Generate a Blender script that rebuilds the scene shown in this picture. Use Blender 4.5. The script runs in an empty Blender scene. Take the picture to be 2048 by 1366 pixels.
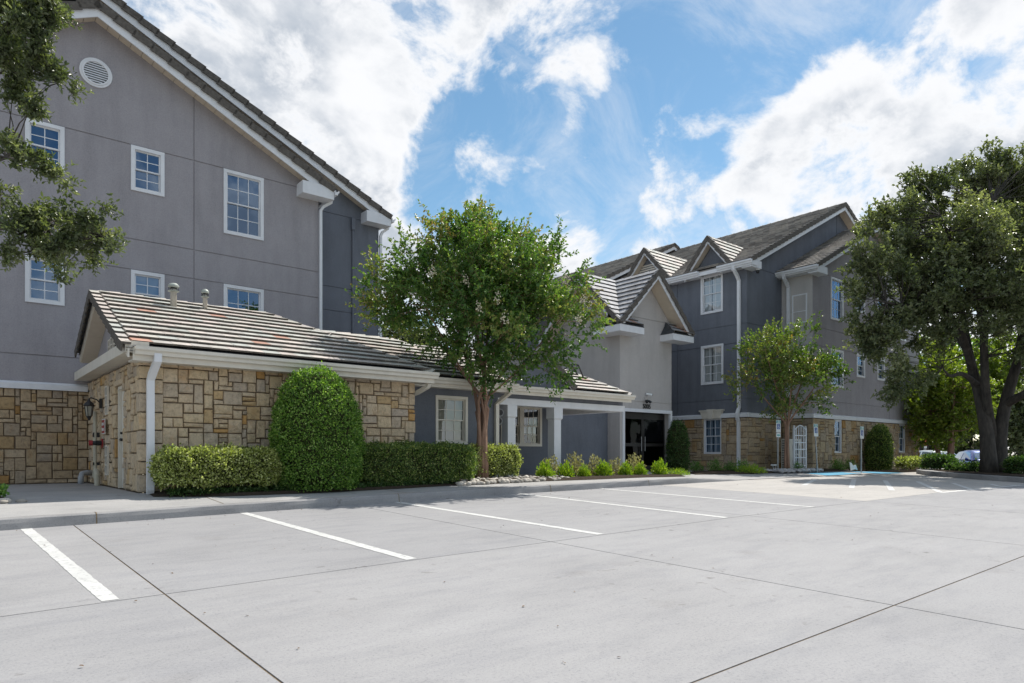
import bpy, math, random
import numpy as np
from mathutils import Vector, Matrix
random.seed(11)
rng = np.random.default_rng(11)
SC = bpy.context.scene
COL = SC.collection
R = math.radians

# ------------------------------------------------------------------ camera
# world axes: x runs along the building fronts, y runs away from the car park, z up; z = 0 is the ground floor level
CZ = 0.64
cam_d = bpy.data.cameras.new('camera')
cam = bpy.data.objects.new('camera', cam_d)
COL.objects.link(cam)
cam.location = (0, 0, CZ)
cam.rotation_euler = (R(90), 0, -math.asin(0.6374))
cam_d.lens = 24
cam_d.sensor_width = 36
cam_d.shift_y = 0.10986
cam_d.clip_start = 0.1
cam_d.clip_end = 3000
SC.camera = cam

# ------------------------------------------------------------------ sky, sun, exposure
SUN_EL, SUN_AZ = R(55), R(8)            # azimuth counted from +x towards +y
sun_dir = Vector((math.cos(SUN_EL) * math.cos(SUN_AZ), math.cos(SUN_EL) * math.sin(SUN_AZ), math.sin(SUN_EL)))
sun_d = bpy.data.lights.new('sun', 'SUN')
sun_d.energy = 3.6
sun_d.angle = R(0.53)
sun_d.color = (1.0, 0.95, 0.87)
sun = bpy.data.objects.new('sun', sun_d)
COL.objects.link(sun)
sun.rotation_euler = sun_dir.to_track_quat('Z', 'Y').to_euler()
SC.view_settings.view_transform = 'Standard'
SC.view_settings.look = 'None'
SC.view_settings.gamma = 1
SC.view_settings.exposure = 0.6
SC.view_settings.use_curve_mapping = False
SC.cycles.use_denoising = True
SC.cycles.use_adaptive_sampling = False
SC.cycles.sample_clamp_indirect = 2.5
SC.cycles.max_bounces = 8
SC.cycles.transparent_max_bounces = 12

CU, SU, F = 0.6374, 0.7705, 1365.33
def coef(px):
    k = (px - 1024) / F
    return CU + SU * k, SU - CU * k
def u_at(px, v):
    a, b = coef(px); return v * a / b
def v_at(px, u):
    a, b = coef(px); return u * b / a
def dep(u, v): return CU * u + SU * v
def z_at(py, u, v): return CZ + (908 - py) / F * dep(u, v)
def pt(px, py, d):
    a, b = coef(px)
    return Vector((a * d, b * d, CZ + (908 - py) / F * d))
def direction(px, py):
    a, b = coef(px)
    return Vector((a, b, (908 - py) / F)).normalized()

def make_world():
    w = bpy.data.worlds.new('World'); SC.world = w; w.use_nodes = True
    nt = w.node_tree; nt.nodes.clear(); N = nt.nodes; L = nt.links
    out = N.new('ShaderNodeOutputWorld'); bg = N.new('ShaderNodeBackground')
    bg.inputs['Strength'].default_value = 0.15
    L.new(bg.outputs[0], out.inputs[0])
    sky = N.new('ShaderNodeTexSky'); sky.sky_type = 'NISHITA'; sky.sun_disc = False
    sky.sun_elevation = SUN_EL; sky.sun_rotation = R(90) - SUN_AZ
    sky.altitude = 150; sky.air_density = 1.0; sky.dust_density = 0.15; sky.ozone_density = 1.6
    tc = N.new('ShaderNodeTexCoord')
    def math_(op, a, b=None, c=None, clamp=False):
        n = N.new('ShaderNodeMath'); n.operation = op; n.use_clamp = clamp
        for i, x in enumerate((a, b, c)):
            if x is None: continue
            if isinstance(x, (int, float)): n.inputs[i].default_value = x
            else: L.new(x, n.inputs[i])
        return n.outputs[0]
    sep = N.new('ShaderNodeSeparateXYZ'); L.new(tc.outputs['Generated'], sep.inputs[0])
    comb = N.new('ShaderNodeCombineXYZ')
    L.new(sep.outputs[0], comb.inputs[0]); L.new(sep.outputs[1], comb.inputs[1]); L.new(math_('MULTIPLY', sep.outputs[2], 1.35), comb.inputs[2])
    def noise(scale, detail, rough, dist=0.0, off=(0, 0, 0)):
        mp = N.new('ShaderNodeMapping'); mp.inputs['Location'].default_value = off
        L.new(comb.outputs[0], mp.inputs[0])
        n = N.new('ShaderNodeTexNoise'); n.inputs['Scale'].default_value = scale; n.inputs['Detail'].default_value = detail
        n.inputs['Roughness'].default_value = rough; n.inputs['Distortion'].default_value = dist
        L.new(mp.outputs[0], n.inputs['Vector']); return n.outputs[0]
    fb = noise(6.5, 14, 0.62, 0.2, (1.7, .4, .9))
    # where the cumulus banks and the clear gaps lie (direction, angular radius in degrees, weight)
    banks = [((450, 30), 15, .24), ((740, 90), 12, .24), ((640, 270), 9, .20), ((950, 40), 8, .18), ((1190, 80), 7.5, .2), ((1150, 250), 5, .08), ((860, 190), 6, .1),
             ((740, 450), 6.5, .30), ((1030, 510), 7, .34), ((1250, 490), 7.5, .36), ((1480, 400), 9, .30), ((1700, 230), 9, .28), ((560, 380), 8, .15),
             ((1930, 240), 10, .26), ((1650, 370), 10, .24), ((1515, 0), 3, .16), ((2040, 40), 4, .12), ((1350, 130), 4, .06), ((2300, 250), 14, .2),
             ((985, 195), 5, -.34), ((1450, 210), 8, -.28), ((1640, 20), 8, -.26), ((1330, 320), 6.5, -.36), ((940, 355), 6.5, -.38), ((1460, 90), 7, -.2),
             ((1920, 30), 7, -.24), ((820, 340), 5, -.2), ((1130, 370), 6.5, -.40), ((690, 335), 4, -.12), ((1560, 260), 4, -.1)]
    acc = None
    for (px, py), rad, wt in banks:
        d = direction(px, py)
        dp = N.new('ShaderNodeVectorMath'); dp.operation = 'DOT_PRODUCT'; dp.inputs[1].default_value = d
        L.new(tc.outputs['Generated'], dp.inputs[0])
        mr = N.new('ShaderNodeMapRange'); mr.interpolation_type = 'SMOOTHSTEP'
        mr.inputs[1].default_value = math.cos(R(rad * 1.25)); mr.inputs[2].default_value = math.cos(R(rad * .2))
        mr.inputs[3].default_value = 0; mr.inputs[4].default_value = wt
        L.new(dp.outputs['Value'], mr.inputs[0])
        acc = mr.outputs[0] if acc is None else math_('ADD', acc, mr.outputs[0])
    acc = math_('MINIMUM', math_('MAXIMUM', acc, -.24), .27)
    dens = math_('ADD', math_('MULTIPLY_ADD', fb, 1.9, -.415), acc)
    mk = N.new('ShaderNodeMapRange'); mk.interpolation_type = 'SMOOTHSTEP'
    mk.inputs[1].default_value = .44; mk.inputs[2].default_value = .73
    L.new(dens, mk.inputs[0])
    # thick hearts of the clouds are greyer than their edges
    low = noise(5.5, 6, .55, .2, (4.1, 1.3, 0))
    thick = N.new('ShaderNodeMapRange'); thick.interpolation_type = 'SMOOTHSTEP'
    thick.inputs[1].default_value = .66; thick.inputs[2].default_value = .95
    L.new(dens, thick.inputs[0])
    lowr = N.new('ShaderNodeMapRange'); lowr.interpolation_type = 'SMOOTHSTEP'; lowr.inputs[1].default_value = .38; lowr.inputs[2].default_value = .62
    L.new(low, lowr.inputs[0])
    grey = math_('MULTIPLY', thick.outputs[0], lowr.outputs[0])
    ccol = N.new('ShaderNodeMix'); ccol.data_type = 'RGBA'
    ccol.inputs[6].default_value = (4.3, 4.35, 4.45, 1); ccol.inputs[7].default_value = (2.3, 2.55, 2.9, 1)
    L.new(grey, ccol.inputs[0])
    hsv = N.new('ShaderNodeHueSaturation'); hsv.inputs['Saturation'].default_value = 1.08; hsv.inputs['Value'].default_value = .60; hsv.inputs['Hue'].default_value = .485
    L.new(sky.outputs[0], hsv.inputs['Color'])
    mx = N.new('ShaderNodeMix'); mx.data_type = 'RGBA'
    veil = N.new('ShaderNodeMapRange'); veil.interpolation_type = 'SMOOTHSTEP'; veil.inputs[1].default_value = .42; veil.inputs[2].default_value = .70; veil.inputs[4].default_value = .42
    L.new(noise(4.2, 12, .68, .9, (7.3, 2.2, 1.1)), veil.inputs[0])
    L.new(math_('MAXIMUM', mk.outputs[0], veil.outputs[0]), mx.inputs[0]); L.new(hsv.outputs[0], mx.inputs[6]); L.new(ccol.outputs[2], mx.inputs[7])
    L.new(mx.outputs[2], bg.inputs['Color'])
make_world()

# ------------------------------------------------------------------ materials
def nt_of(name):
    m = bpy.data.materials.new(name); m.use_nodes = True
    nt = m.node_tree
    return m, nt, nt.nodes, nt.links, nt.nodes['Principled BSDF']
def _noise(N, L, scale, detail=4, rough=.5, vec=None, stretch=None):
    g = N.new('ShaderNodeNewGeometry') if vec is None else None
    v = g.outputs['Position'] if vec is None else vec
    if stretch:
        mp = N.new('ShaderNodeMapping'); mp.inputs['Scale'].default_value = stretch; L.new(v, mp.inputs[0]); v = mp.outputs[0]
    n = N.new('ShaderNodeTexNoise'); n.inputs['Scale'].default_value = scale; n.inputs['Detail'].default_value = detail; n.inputs['Roughness'].default_value = rough
    L.new(v, n.inputs['Vector']); return n.outputs[0]
def _ramp(N, L, fac, stops, const=False):
    r = N.new('ShaderNodeValToRGB'); e = r.color_ramp.elements
    if const: r.color_ramp.interpolation = 'CONSTANT'
    while len(e) < len(stops): e.new(0.5)
    for el, (p, c) in zip(e, stops):
        el.position = p; el.color = (*c, 1)
    L.new(fac, r.inputs[0]); return r.outputs[0]
def _mul(N, L, a, b, fac=1.0, kind='MULTIPLY'):
    m = N.new('ShaderNodeMix'); m.data_type = 'RGBA'; m.blend_type = kind
    if isinstance(fac, (int, float)): m.inputs[0].default_value = fac
    else: L.new(fac, m.inputs[0])
    for i, x in ((6, a), (7, b)):
        if isinstance(x, tuple): m.inputs[i].default_value = (*x, 1)
        else: L.new(x, m.inputs[i])
    return m.outputs[2]
def _bump(N, L, p, h, strength, dist=.02):
    b = N.new('ShaderNodeBump'); b.inputs['Strength'].default_value = strength; b.inputs['Distance'].default_value = dist
    L.new(h, b.inputs['Height']); L.new(b.outputs[0], p.inputs['Normal'])
def _rnd(N, L):
    """one random number for each piece: of the object and, in joined pieces, of the face"""
    oi = N.new('ShaderNodeObjectInfo'); at = N.new('ShaderNodeAttribute'); at.attribute_name = 'rnd'
    a = N.new('ShaderNodeMath'); a.operation = 'ADD'; L.new(oi.outputs['Random'], a.inputs[0]); L.new(at.outputs['Fac'], a.inputs[1])
    f = N.new('ShaderNodeMath'); f.operation = 'FRACT'; L.new(a.outputs[0], f.inputs[0]); return f.outputs[0]
def plain(name, col, rough=.6, var=.12, scale=6, spec=.4, metal=0, bump=0, bscale=80, piece=0, grime=0):
    m, nt, N, L, p = nt_of(name)
    n = _noise(N, L, scale, 5, .6)
    c = _ramp(N, L, n, [(.25, tuple(x * (1 - var) for x in col)), (.75, tuple(min(1, x * (1 + var)) for x in col))])
    if grime:
        g = _noise(N, L, 2.6, 7, .68, stretch=(1, 1, .16))
        gf = _ramp(N, L, g, [(.45, (1, 1, 1)), (.75, (1 - grime,) * 3)])
        c = _mul(N, L, c, gf)
    if name.startswith('stucco'):
        sp = _noise(N, L, 38, 5, .75); c = _mul(N, L, c, _ramp(N, L, sp, [(.3, (.84, .84, .85)), (.5, (1, 1, 1)), (.72, (1.13, 1.13, 1.12))]))
    if piece:
        r = _ramp(N, L, _rnd(N, L), [(0, (1 - piece,) * 3), (1, (1 + piece,) * 3)])
        c = _mul(N, L, c, r)
    L.new(c, p.inputs['Base Color'])
    p.inputs['Roughness'].default_value = rough; p.inputs['Metallic'].default_value = metal; p.inputs['Specular IOR Level'].default_value = spec
    if bump: _bump(N, L, p, _noise(N, L, bscale, 6, .6), bump)
    return m
def stone_mat(name, tint=(1, 1, 1)):
    m, nt, N, L, p = nt_of(name)
    T = lambda c: tuple(a * b for a, b in zip(c, tint))
    c = _ramp(N, L, _rnd(N, L), [(0, T((.58, .48, .355))), (.14, T((.62, .515, .385))), (.3, T((.53, .455, .365))), (.44, T((.64, .54, .41))), (.6, T((.58, .47, .335))),
                                 (.72, T((.50, .435, .365))), (.82, T((.63, .52, .37))), (.93, T((.56, .42, .25))), (.975, T((.54, .34, .15)))], True)
    n = _noise(N, L, 13, 9, .72)
    c = _mul(N, L, c, _ramp(N, L, n, [(.25, (.5, .48, .47)), (.5, (.96, .95, .94)), (.62, (1.06, 1.04, 1.0)), (.85, (1.3, 1.25, 1.15))]))
    rust = _noise(N, L, 3.1, 5, .6)
    c = _mul(N, L, c, (.75, .52, .3), _ramp(N, L, rust, [(.56, (0, 0, 0)), (.74, (.55, .55, .55))]))
    L.new(c, p.inputs['Base Color']); p.inputs['Roughness'].default_value = .9; p.inputs['Specular IOR Level'].default_value = .2
    _bump(N, L, p, _noise(N, L, 26, 8, .7), .9, .03)
    return m
def tile_mat(name, stops, dark=0):
    m, nt, N, L, p = nt_of(name)
    c = _ramp(N, L, _rnd(N, L), stops, True)
    n = _noise(N, L, 5, 7, .62)
    c = _mul(N, L, c, _ramp(N, L, n, [(.3, (.72, .74, .72)), (.55, (1, 1, 1)), (.8, (1.18, 1.08, 1.0))]))
    s = _noise(N, L, 1.1, 4, .6)
    c = _mul(N, L, c, _ramp(N, L, s, [(.5, (1, 1, 1)), (.75, (.74, .72, .7))]))
    L.new(c, p.inputs['Base Color']); p.inputs['Roughness'].default_value = .72; p.inputs['Specular IOR Level'].default_value = .35
    _bump(N, L, p, _noise(N, L, 60, 6, .7), .35, .01)
    return m
def concrete(name, col, stain=.2, joint=False):
    m, nt, N, L, p = nt_of(name)
    big = _noise(N, L, .55, 7, .62, stretch=(1, 1.5, 1)); mid = _noise(N, L, 3.2, 6, .65, stretch=(.45, 1.6, 1)); fine = _noise(N, L, 60, 4, .75); grit = _noise(N, L, 260, 2, .6)
    c = _ramp(N, L, big, [(.28, tuple(x * (1 - stain) for x in col)), (.5, col), (.74, tuple(x * (1 + stain * .8) for x in col))])
    c = _mul(N, L, c, _ramp(N, L, mid, [(.3, (.89, .895, .91)), (.52, (1, 1, 1)), (.8, (1.05, 1.05, 1.045))]))
    c = _mul(N, L, c, _ramp(N, L, fine, [(.3, (.72, .72, .74)), (.46, (1, 1, 1)), (.8, (1.1, 1.1, 1.09))]))
    c = _mul(N, L, c, _ramp(N, L, grit, [(.3, (.82, .82, .84)), (.5, (1, 1, 1))]))
    spot = _noise(N, L, 1.7, 3, .5)
    c = _mul(N, L, c, (.78, .75, .72), _ramp(N, L, spot, [(.64, (0, 0, 0)), (.8, (.45, .45, .45))]))
    drip = _noise(N, L, 7.5, 2, .5); patch = _noise(N, L, .42, 2, .5)
    df = _mul(N, L, _ramp(N, L, drip, [(.66, (0, 0, 0)), (.73, (.8, .8, .8))]), _ramp(N, L, patch, [(.5, (0, 0, 0)), (.62, (1, 1, 1))]))
    c = _mul(N, L, c, (.62, .6, .58), df)
    r = _ramp(N, L, _rnd(N, L), [(0, (.96, .96, .965)), (1, (1.04, 1.035, 1.03))])
    c = _mul(N, L, c, r)
    L.new(c, p.inputs['Base Color']); p.inputs['Roughness'].default_value = .88; p.inputs['Specular IOR Level'].default_value = .25
    _bump(N, L, p, fine, .25, .006)
    return m
def paint_line(name, col):
    m, nt, N, L, p = nt_of(name)
    n = _noise(N, L, 16, 8, .72); n2 = _noise(N, L, 2.5, 4, .6)
    f = _ramp(N, L, n, [(.36, (.9, .9, .9)), (.47, (0, 0, 0))])
    c = _mul(N, L, col, (.34, .34, .34), f, 'MIX')
    c = _mul(N, L, c, _ramp(N, L, n2, [(.3, (.86, .86, .86)), (.6, (1, 1, 1))]))
    L.new(c, p.inputs['Base Color']); p.inputs['Roughness'].default_value = .75
    return m
def leaf_mat(name, stops, rough=.4, trans=.36, spec=.4):
    m, nt, N, L, p = nt_of(name)
    at = N.new('ShaderNodeAttribute'); at.attribute_name = 'rnd'
    c = _ramp(N, L, at.outputs['Fac'], stops)
    L.new(c, p.inputs['Base Color']); p.inputs['Roughness'].default_value = rough; p.inputs['Specular IOR Level'].default_value = spec
    tr = N.new('ShaderNodeBsdfTranslucent'); L.new(_mul(N, L, c, (1.5, 1.7, .6)), tr.inputs['Color'])
    mx = N.new('ShaderNodeMixShader'); mx.inputs[0].default_value = trans
    L.new(p.outputs[0], mx.inputs[1]); L.new(tr.outputs[0], mx.inputs[2]); L.new(mx.outputs[0], N['Material Output'].inputs[0])
    return m
def glass_mat(name, refl=.3, tint=(.8, .86, .9), gl=(.9, .95, 1), k=1.0):
    m, nt, N, L, p = nt_of(name); N.remove(p)
    t = N.new('ShaderNodeBsdfTransparent'); t.inputs[0].default_value = (*tint, 1)
    g = N.new('ShaderNodeBsdfGlossy'); g.inputs['Roughness'].default_value = .015; g.inputs['Color'].default_value = (*gl, 1)
    lw = N.new('ShaderNodeFresnel'); lw.inputs[0].default_value = 1.5
    a = N.new('ShaderNodeMath'); a.operation = 'ADD'; a.use_clamp = True; a.inputs[1].default_value = refl; kk = N.new('ShaderNodeMath'); kk.operation = 'MULTIPLY'; kk.inputs[1].default_value = k; L.new(lw.outputs[0], kk.inputs[0]); L.new(kk.outputs[0], a.inputs[0])
    bm = N.new('ShaderNodeBump'); bm.inputs['Strength'].default_value = .06; bm.inputs['Distance'].default_value = .05
    L.new(_noise(N, L, 1.4, 2, .5), bm.inputs['Height']); L.new(bm.outputs[0], g.inputs['Normal'])
    mx = N.new('ShaderNodeMixShader'); L.new(a.outputs[0], mx.inputs[0]); L.new(t.outputs[0], mx.inputs[1]); L.new(g.outputs[0], mx.inputs[2])
    L.new(mx.outputs[0], N['Material Output'].inputs[0])
    return m
def bark_mat(name, a, b, scale=14, st=(1, 1, .18)):
    m, nt, N, L, p = nt_of(name)
    n = _noise(N, L, scale, 7, .65, stretch=st)
    L.new(_ramp(N, L, n, [(.3, a), (.68, b)]), p.inputs['Base Color']); p.inputs['Roughness'].default_value = .85
    _bump(N, L, p, n, .7, .03); return m

M = {}
M['taupe'] = plain('stucco_taupe', (.352, .333, .352), .9, .05, 2.2, .2, bump=.35, bscale=140, grime=.16)
M['slate'] = plain('stucco_slate', (.165, .178, .208), .9, .07, 2.2, .2, bump=.35, bscale=140, grime=.2)
M['lightgrey'] = plain('stucco_light_grey', (.50, .472, .456), .9, .05, 2.2, .2, bump=.35, bscale=140, grime=.14)
M['white'] = plain('white_trim_paint', (.74, .75, .78), .5, .05, 4, .4, grime=.1)
M['cream'] = plain('cream_trim_paint', (.70, .655, .575), .5, .05, 4, .4, grime=.12)
M['soffit'] = plain('beige_soffit', (.60, .52, .42), .7, .06, 4, .3)
M['gutter_dark'] = plain('grey_flashing', (.10, .10, .115), .6, .4, 9, .4, grime=.3)
M['stone'] = stone_mat('limestone', (1.05, 1.01, .955))
M['stone_weathered'] = stone_mat('weathered_limestone', (.80, .755, .70))
M['mortar'] = plain('dark_mortar', (.19, .145, .105), .95, .2, 12, .1)
TSTOPS = [(0, (.52, .50, .45)), (.2, (.56, .495, .455)), (.4, (.47, .48, .445)), (.6, (.57, .515, .47)), (.75, (.48, .45, .42)), (.9, (.53, .52, .48))]
M['tile'] = tile_mat('concrete_tile', TSTOPS)
M['tile_red'] = tile_mat('red_tile', [(0, (.50, .29, .22)), (1, (.47, .27, .21))])
M['tile_grey'] = tile_mat('grey_tile', [(0, (.37, .37, .39)), (.3, (.34, .34, .36)), (.6, (.41, .41, .43)), (.85, (.36, .35, .36))])
M['tile_brown'] = tile_mat('brown_grey_tile', [(0, (.40, .37, .345)), (.25, (.32, .30, .285)), (.5, (.45, .42, .39)), (.75, (.27, .25, .24)), (.9, (.48, .44, .40))])
M['tile_edge'] = plain('shade_dark_tile_edge', (.12, .108, .096), .9, .4, 14, .2)  # dark tone stands in for the shade at the tile butts
M['tile_dark'] = tile_mat('dark_rake_tile', [(0, (.075, .08, .09)), (.5, (.095, .098, .108)), (.8, (.06, .064, .072))])
M['glass'] = glass_mat('window_glass', .23, (.6, .72, .85), (.42, .58, .82))
M['glass_soft'] = glass_mat('clear_window_glass', .10, (.9, .93, .95))
M['glass_dark'] = glass_mat('tinted_glass', .0, (.3, .3, .31), (.8, .85, .9), .35)
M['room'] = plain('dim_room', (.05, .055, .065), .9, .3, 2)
M['curtain'] = plain('sheer_curtain', (.66, .67, .66), .9, .05, 3, .1)
M['blind'] = plain('closed_blind', (.50, .47, .38), .8, .1, 3, .2)
M['black_metal'] = plain('black_metal', (.018, .018, .02), .45, .2, 8, .5)
M['bronze'] = plain('dark_bronze_frame', (.022, .019, .018), .4, .2, 6, .5)
M['steel'] = plain('galvanised_steel', (.42, .43, .44), .42, .15, 12, .5, .7)
M['pipe'] = plain('weathered_vent_pipe', (.45, .41, .35), .6, .25, 9, .4, .3, grime=.3)
M['pipe_cap'] = plain('green_grey_cap', (.33, .36, .33), .55, .3, 9, .4, .2)
M['pvc'] = plain('grey_pipe', (.38, .39, .41), .55, .1, 6)
M['red'] = plain('red_paint', (.33, .03, .035), .45, .1, 9)
M['slab'] = concrete('lot_concrete', (.32, .317, .321), .09)
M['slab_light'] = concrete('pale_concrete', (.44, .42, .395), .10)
M['walk'] = concrete('walk_concrete', (.36, .355, .35))
M['kerb'] = concrete('kerb_concrete', (.30, .295, .295), .3)
M['joint'] = plain('dirty_joint', (.17, .125, .075), .95, .35, 18)
M['line'] = paint_line('worn_white_paint', (.60, .60, .585))
M['blue_pad'] = plain('blue_ramp_paint', (.05, .30, .48), .75, .25, 2.2, grime=.25)
M['soil'] = plain('dark_mulch', (.055, .042, .032), .95, .45, 22, .1, bump=1, bscale=40)
M['ground'] = plain('dry_ground', (.16, .14, .10), .95, .2, 1.5, .1)
M['rock'] = plain('pale_river_rock', (.40, .37, .33), .85, .25, 9, .3, piece=.45)
M['rock_grey'] = plain('grey_river_rock', (.38, .37, .37), .8, .18, 7, .3, piece=.35)
M['bark_myrtle'] = bark_mat('myrtle_bark', (.155, .082, .055), (.36, .225, .155), 11)
M['bark_oak'] = bark_mat('oak_bark', (.022, .019, .017), (.085, .072, .06), 9, (1, 1, .3))
M['twig'] = plain('twigs', (.075, .052, .036), .9, .3, 14, .1)
M['asphalt'] = plain('asphalt', (.22, .21, .20), .9, .15, 3)

# ------------------------------------------------------------------ mesh helpers
class MB:
    def __init__(s): s.v = []; s.f = []
    def add(s, vs, fs):
        o = len(s.v); s.v += [tuple(x) for x in vs]; s.f += [tuple(i + o for i in f) for f in fs]; return s
    def poly(s, pts): return s.add(pts, [tuple(range(len(pts)))])
    def hexa(s, p):  # p[0..3] one end ring, p[4..7] the other
        return s.add(p, [(3, 2, 1, 0), (4, 5, 6, 7), (0, 1, 5, 4), (1, 2, 6, 5), (2, 3, 7, 6), (3, 0, 4, 7)])
    def box(s, x0, x1, y0, y1, z0, z1):
        return s.hexa([(x0, y0, z0), (x1, y0, z0), (x1, y1, z0), (x0, y1, z0), (x0, y0, z1), (x1, y0, z1), (x1, y1, z1), (x0, y1, z1)])
    def prism(s, pts, off):
        n = len(pts); off = Vector(off); a = [Vector(p) for p in pts]; b = [p + off for p in a]
        return s.add(a + b, [tuple(range(n - 1, -1, -1)), tuple(range(n, 2 * n))] + [(i, (i + 1) % n, n + (i + 1) % n, n + i) for i in range(n)])
    def tube(s, path, rad, n=8, caps=True):
        path = [Vector(p) for p in path]; m = len(path)
        if isinstance(rad, (int, float)): rad = [rad] * m
        rings = []; ref = None
        for i, p in enumerate(path):
            t = (path[min(i + 1, m - 1)] - path[max(i - 1, 0)]).normalized()
            if ref is None: ref = Vector((1, 0, 0)) if abs(t.x) < .8 else Vector((0, 1, 0))
            a = (ref - t * ref.dot(t)).normalized(); b = t.cross(a); ref = a
            rings.append([p + (a * math.cos(2 * math.pi * k / n) + b * math.sin(2 * math.pi * k / n)) * rad[i] for k in range(n)])
        vs = [q for r in rings for q in r]
        fs = [(i * n + k, i * n + (k + 1) % n, (i + 1) * n + (k + 1) % n, (i + 1) * n + k) for i in range(m - 1) for k in range(n)]
        if caps: fs += [tuple(range(n - 1, -1, -1)), tuple((m - 1) * n + k for k in range(n))]
        return s.add(vs, fs)
    def rtube(s, path, w, h, side=(1, 0, 0)):
        """rectangular pipe; side = the direction its width w is measured in"""
        path = [Vector(p) for p in path]; m = len(path); side = Vector(side).normalized(); vs = []
        for i, p in enumerate(path):
            t = (path[min(i + 1, m - 1)] - path[max(i - 1, 0)]).normalized()
            b = side.cross(t).normalized()
            vs += [p + side * (w / 2 * x) + b * (h / 2 * y) for x, y in ((-1, -1), (1, -1), (1, 1), (-1, 1))]
        fs = [(i * 4 + k, i * 4 + (k + 1) % 4, i * 4 + 4 + (k + 1) % 4, i * 4 + 4 + k) for i in range(m - 1) for k in range(4)] + [(3, 2, 1, 0), tuple((m - 1) * 4 + k for k in range(4))]
        return s.add(vs, fs)
    def lathe(s, c, prof, n=16):
        c = Vector(c); vs = []
        for r, z in prof: vs += [c + Vector((r * math.cos(2 * math.pi * k / n), r * math.sin(2 * math.pi * k / n), z)) for k in range(n)]
        m = len(prof)
        fs = [(i * n + k, i * n + (k + 1) % n, (i + 1) * n + (k + 1) % n, (i + 1) * n + k) for i in range(m - 1) for k in range(n)]
        fs += [tuple(range(n - 1, -1, -1)), tuple((m - 1) * n + k for k in range(n))]
        return s.add(vs, fs)
    def mesh(s, name):
        me = bpy.data.meshes.new(name); me.from_pydata(s.v, [], s.f); me.update(); return me
    def build(s, name, mat, parent=None, smooth=False, **kw):
        me = s.mesh(name)
        if smooth: me.polygons.foreach_set('use_smooth', [True] * len(me.polygons))
        return obj(name, me, mat, parent, **kw)

def obj(name, me, mat, parent=None, **kw):
    if mat is not None and not me.materials: me.materials.append(M[mat] if isinstance(mat, str) else mat)
    o = bpy.data.objects.new(name, me); COL.objects.link(o)
    if parent is not None:
        o.parent = parent
        if parent.type == 'EMPTY' and parent.get('_w'): o.matrix_parent_inverse = Matrix.Translation(parent.location).inverted()
    for k, x in kw.items(): o[k] = x
    return o
def thing(name, label, cat, loc, group=None, world=True):
    """an Empty at the thing's base; world=True: its parts are written in world coordinates"""
    e = bpy.data.objects.new(name, None); COL.objects.link(e); e.location = loc; e.empty_display_size = .3
    e['label'] = label; e['category'] = cat
    if group: e['group'] = group
    if world: e['_w'] = 1
    return e
def tag(o, label, cat, group=None):
    o['label'] = label; o['category'] = cat
    if group: o['group'] = group
    return o
def joined_rnd(o, per_face_ids):
    """a random number for each piece of a joined mesh, stored on its faces"""
    me = o.data; a = me.attributes.new('rnd', 'FLOAT', 'FACE'); r = rng.random(int(per_face_ids.max()) + 1)
    a.data.foreach_set('value', r[per_face_ids].astype(np.float32)); return o
def copy_tree(o, parent=None):
    c = o.copy(); COL.objects.link(c); c.parent = parent
    for ch in list(o.children): copy_tree(ch, c)
    return c

# ------------------------------------------------------------------ the ground
def lot_z(u, v):
    g = np.interp(u, [-3, 0, 3.6, 6.4, 9.2, 12, 18, 30, 60], [-.04, 0, .07, .115, .16, .19, .24, .26, .2])
    return CZ - 1.30 + float(g) + .0273 * min(max(v, -3.0), 11.5)
def kerb_h(u): return float(np.interp(u, [15.2, 18.0], [.15, .004]))
def walk_z(u, v):
    k = lot_z(u, 11) + kerb_h(u); t = min(max((v - 11.15) / 1.9, 0), 1)
    return k * (1 - t) + (-.03) * t
def sheet(mb, u0, u1, v0, v1, zf, nu, nv, skew=0):
    us = np.linspace(u0, u1, nu + 1); vs = np.linspace(v0, v1, nv + 1); pts = []; fs = []
    for j in range(nv + 1):
        for i in range(nu + 1): pts.append((us[i], vs[j], zf(us[i], vs[j])))
    for j in range(nv):
        for i in range(nu):
            a = j * (nu + 1) + i; fs.append((a, a + 1, a + nu + 2, a + nu + 1))
    mb.add(pts, fs)
    return mb
ground = MB().poly([(-1500, -1500, -1.0), (1500, -1500, -1.0), (1500, 1500, -1.0), (-1500, 1500, -1.0)]).build('ground', 'ground', kind='structure')
lot = sheet(MB(), -14, 34, -14, 11.1, lambda u, v: lot_z(u, v) - .006, 48, 25).build('parking_lot', 'joint', kind='structure')
UJ = [-14, -6.95, -2.8, 1.33, 5.5, 9.72, 14.0, 18.2, 22.4, 26.6, 34]
VJ = [-14, -9.25, -5.45, -1.65, 2.13, 5.93, 11.03]
for i in range(len(UJ) - 1):
    for j in range(len(VJ) - 1):
        g = .0075
        u0, u1, v0, v1 = UJ[i] + g, UJ[i + 1] - g, VJ[j] + g, VJ[j + 1] - g
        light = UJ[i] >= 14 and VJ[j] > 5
        mb = sheet(MB(), u0, u1, v0, v1, lot_z, 8, 8)
        for (a, b) in (((u0, v0), (u1, v0)), ((u1, v0), (u1, v1)), ((u1, v1), (u0, v1)), ((u0, v1), (u0, v0))):
            n = 8
            for k in range(n):
                p = [(a[0] + (b[0] - a[0]) * t, a[1] + (b[1] - a[1]) * t) for t in (k / n, (k + 1) / n)]
                mb.poly([(*p[0], lot_z(*p[0])), (*p[1], lot_z(*p[1])), (*p[1], lot_z(*p[1]) - .05), (*p[0], lot_z(*p[0]) - .05)])
        mb.build('slab', 'slab_light' if light else 'slab', lot)
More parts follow.
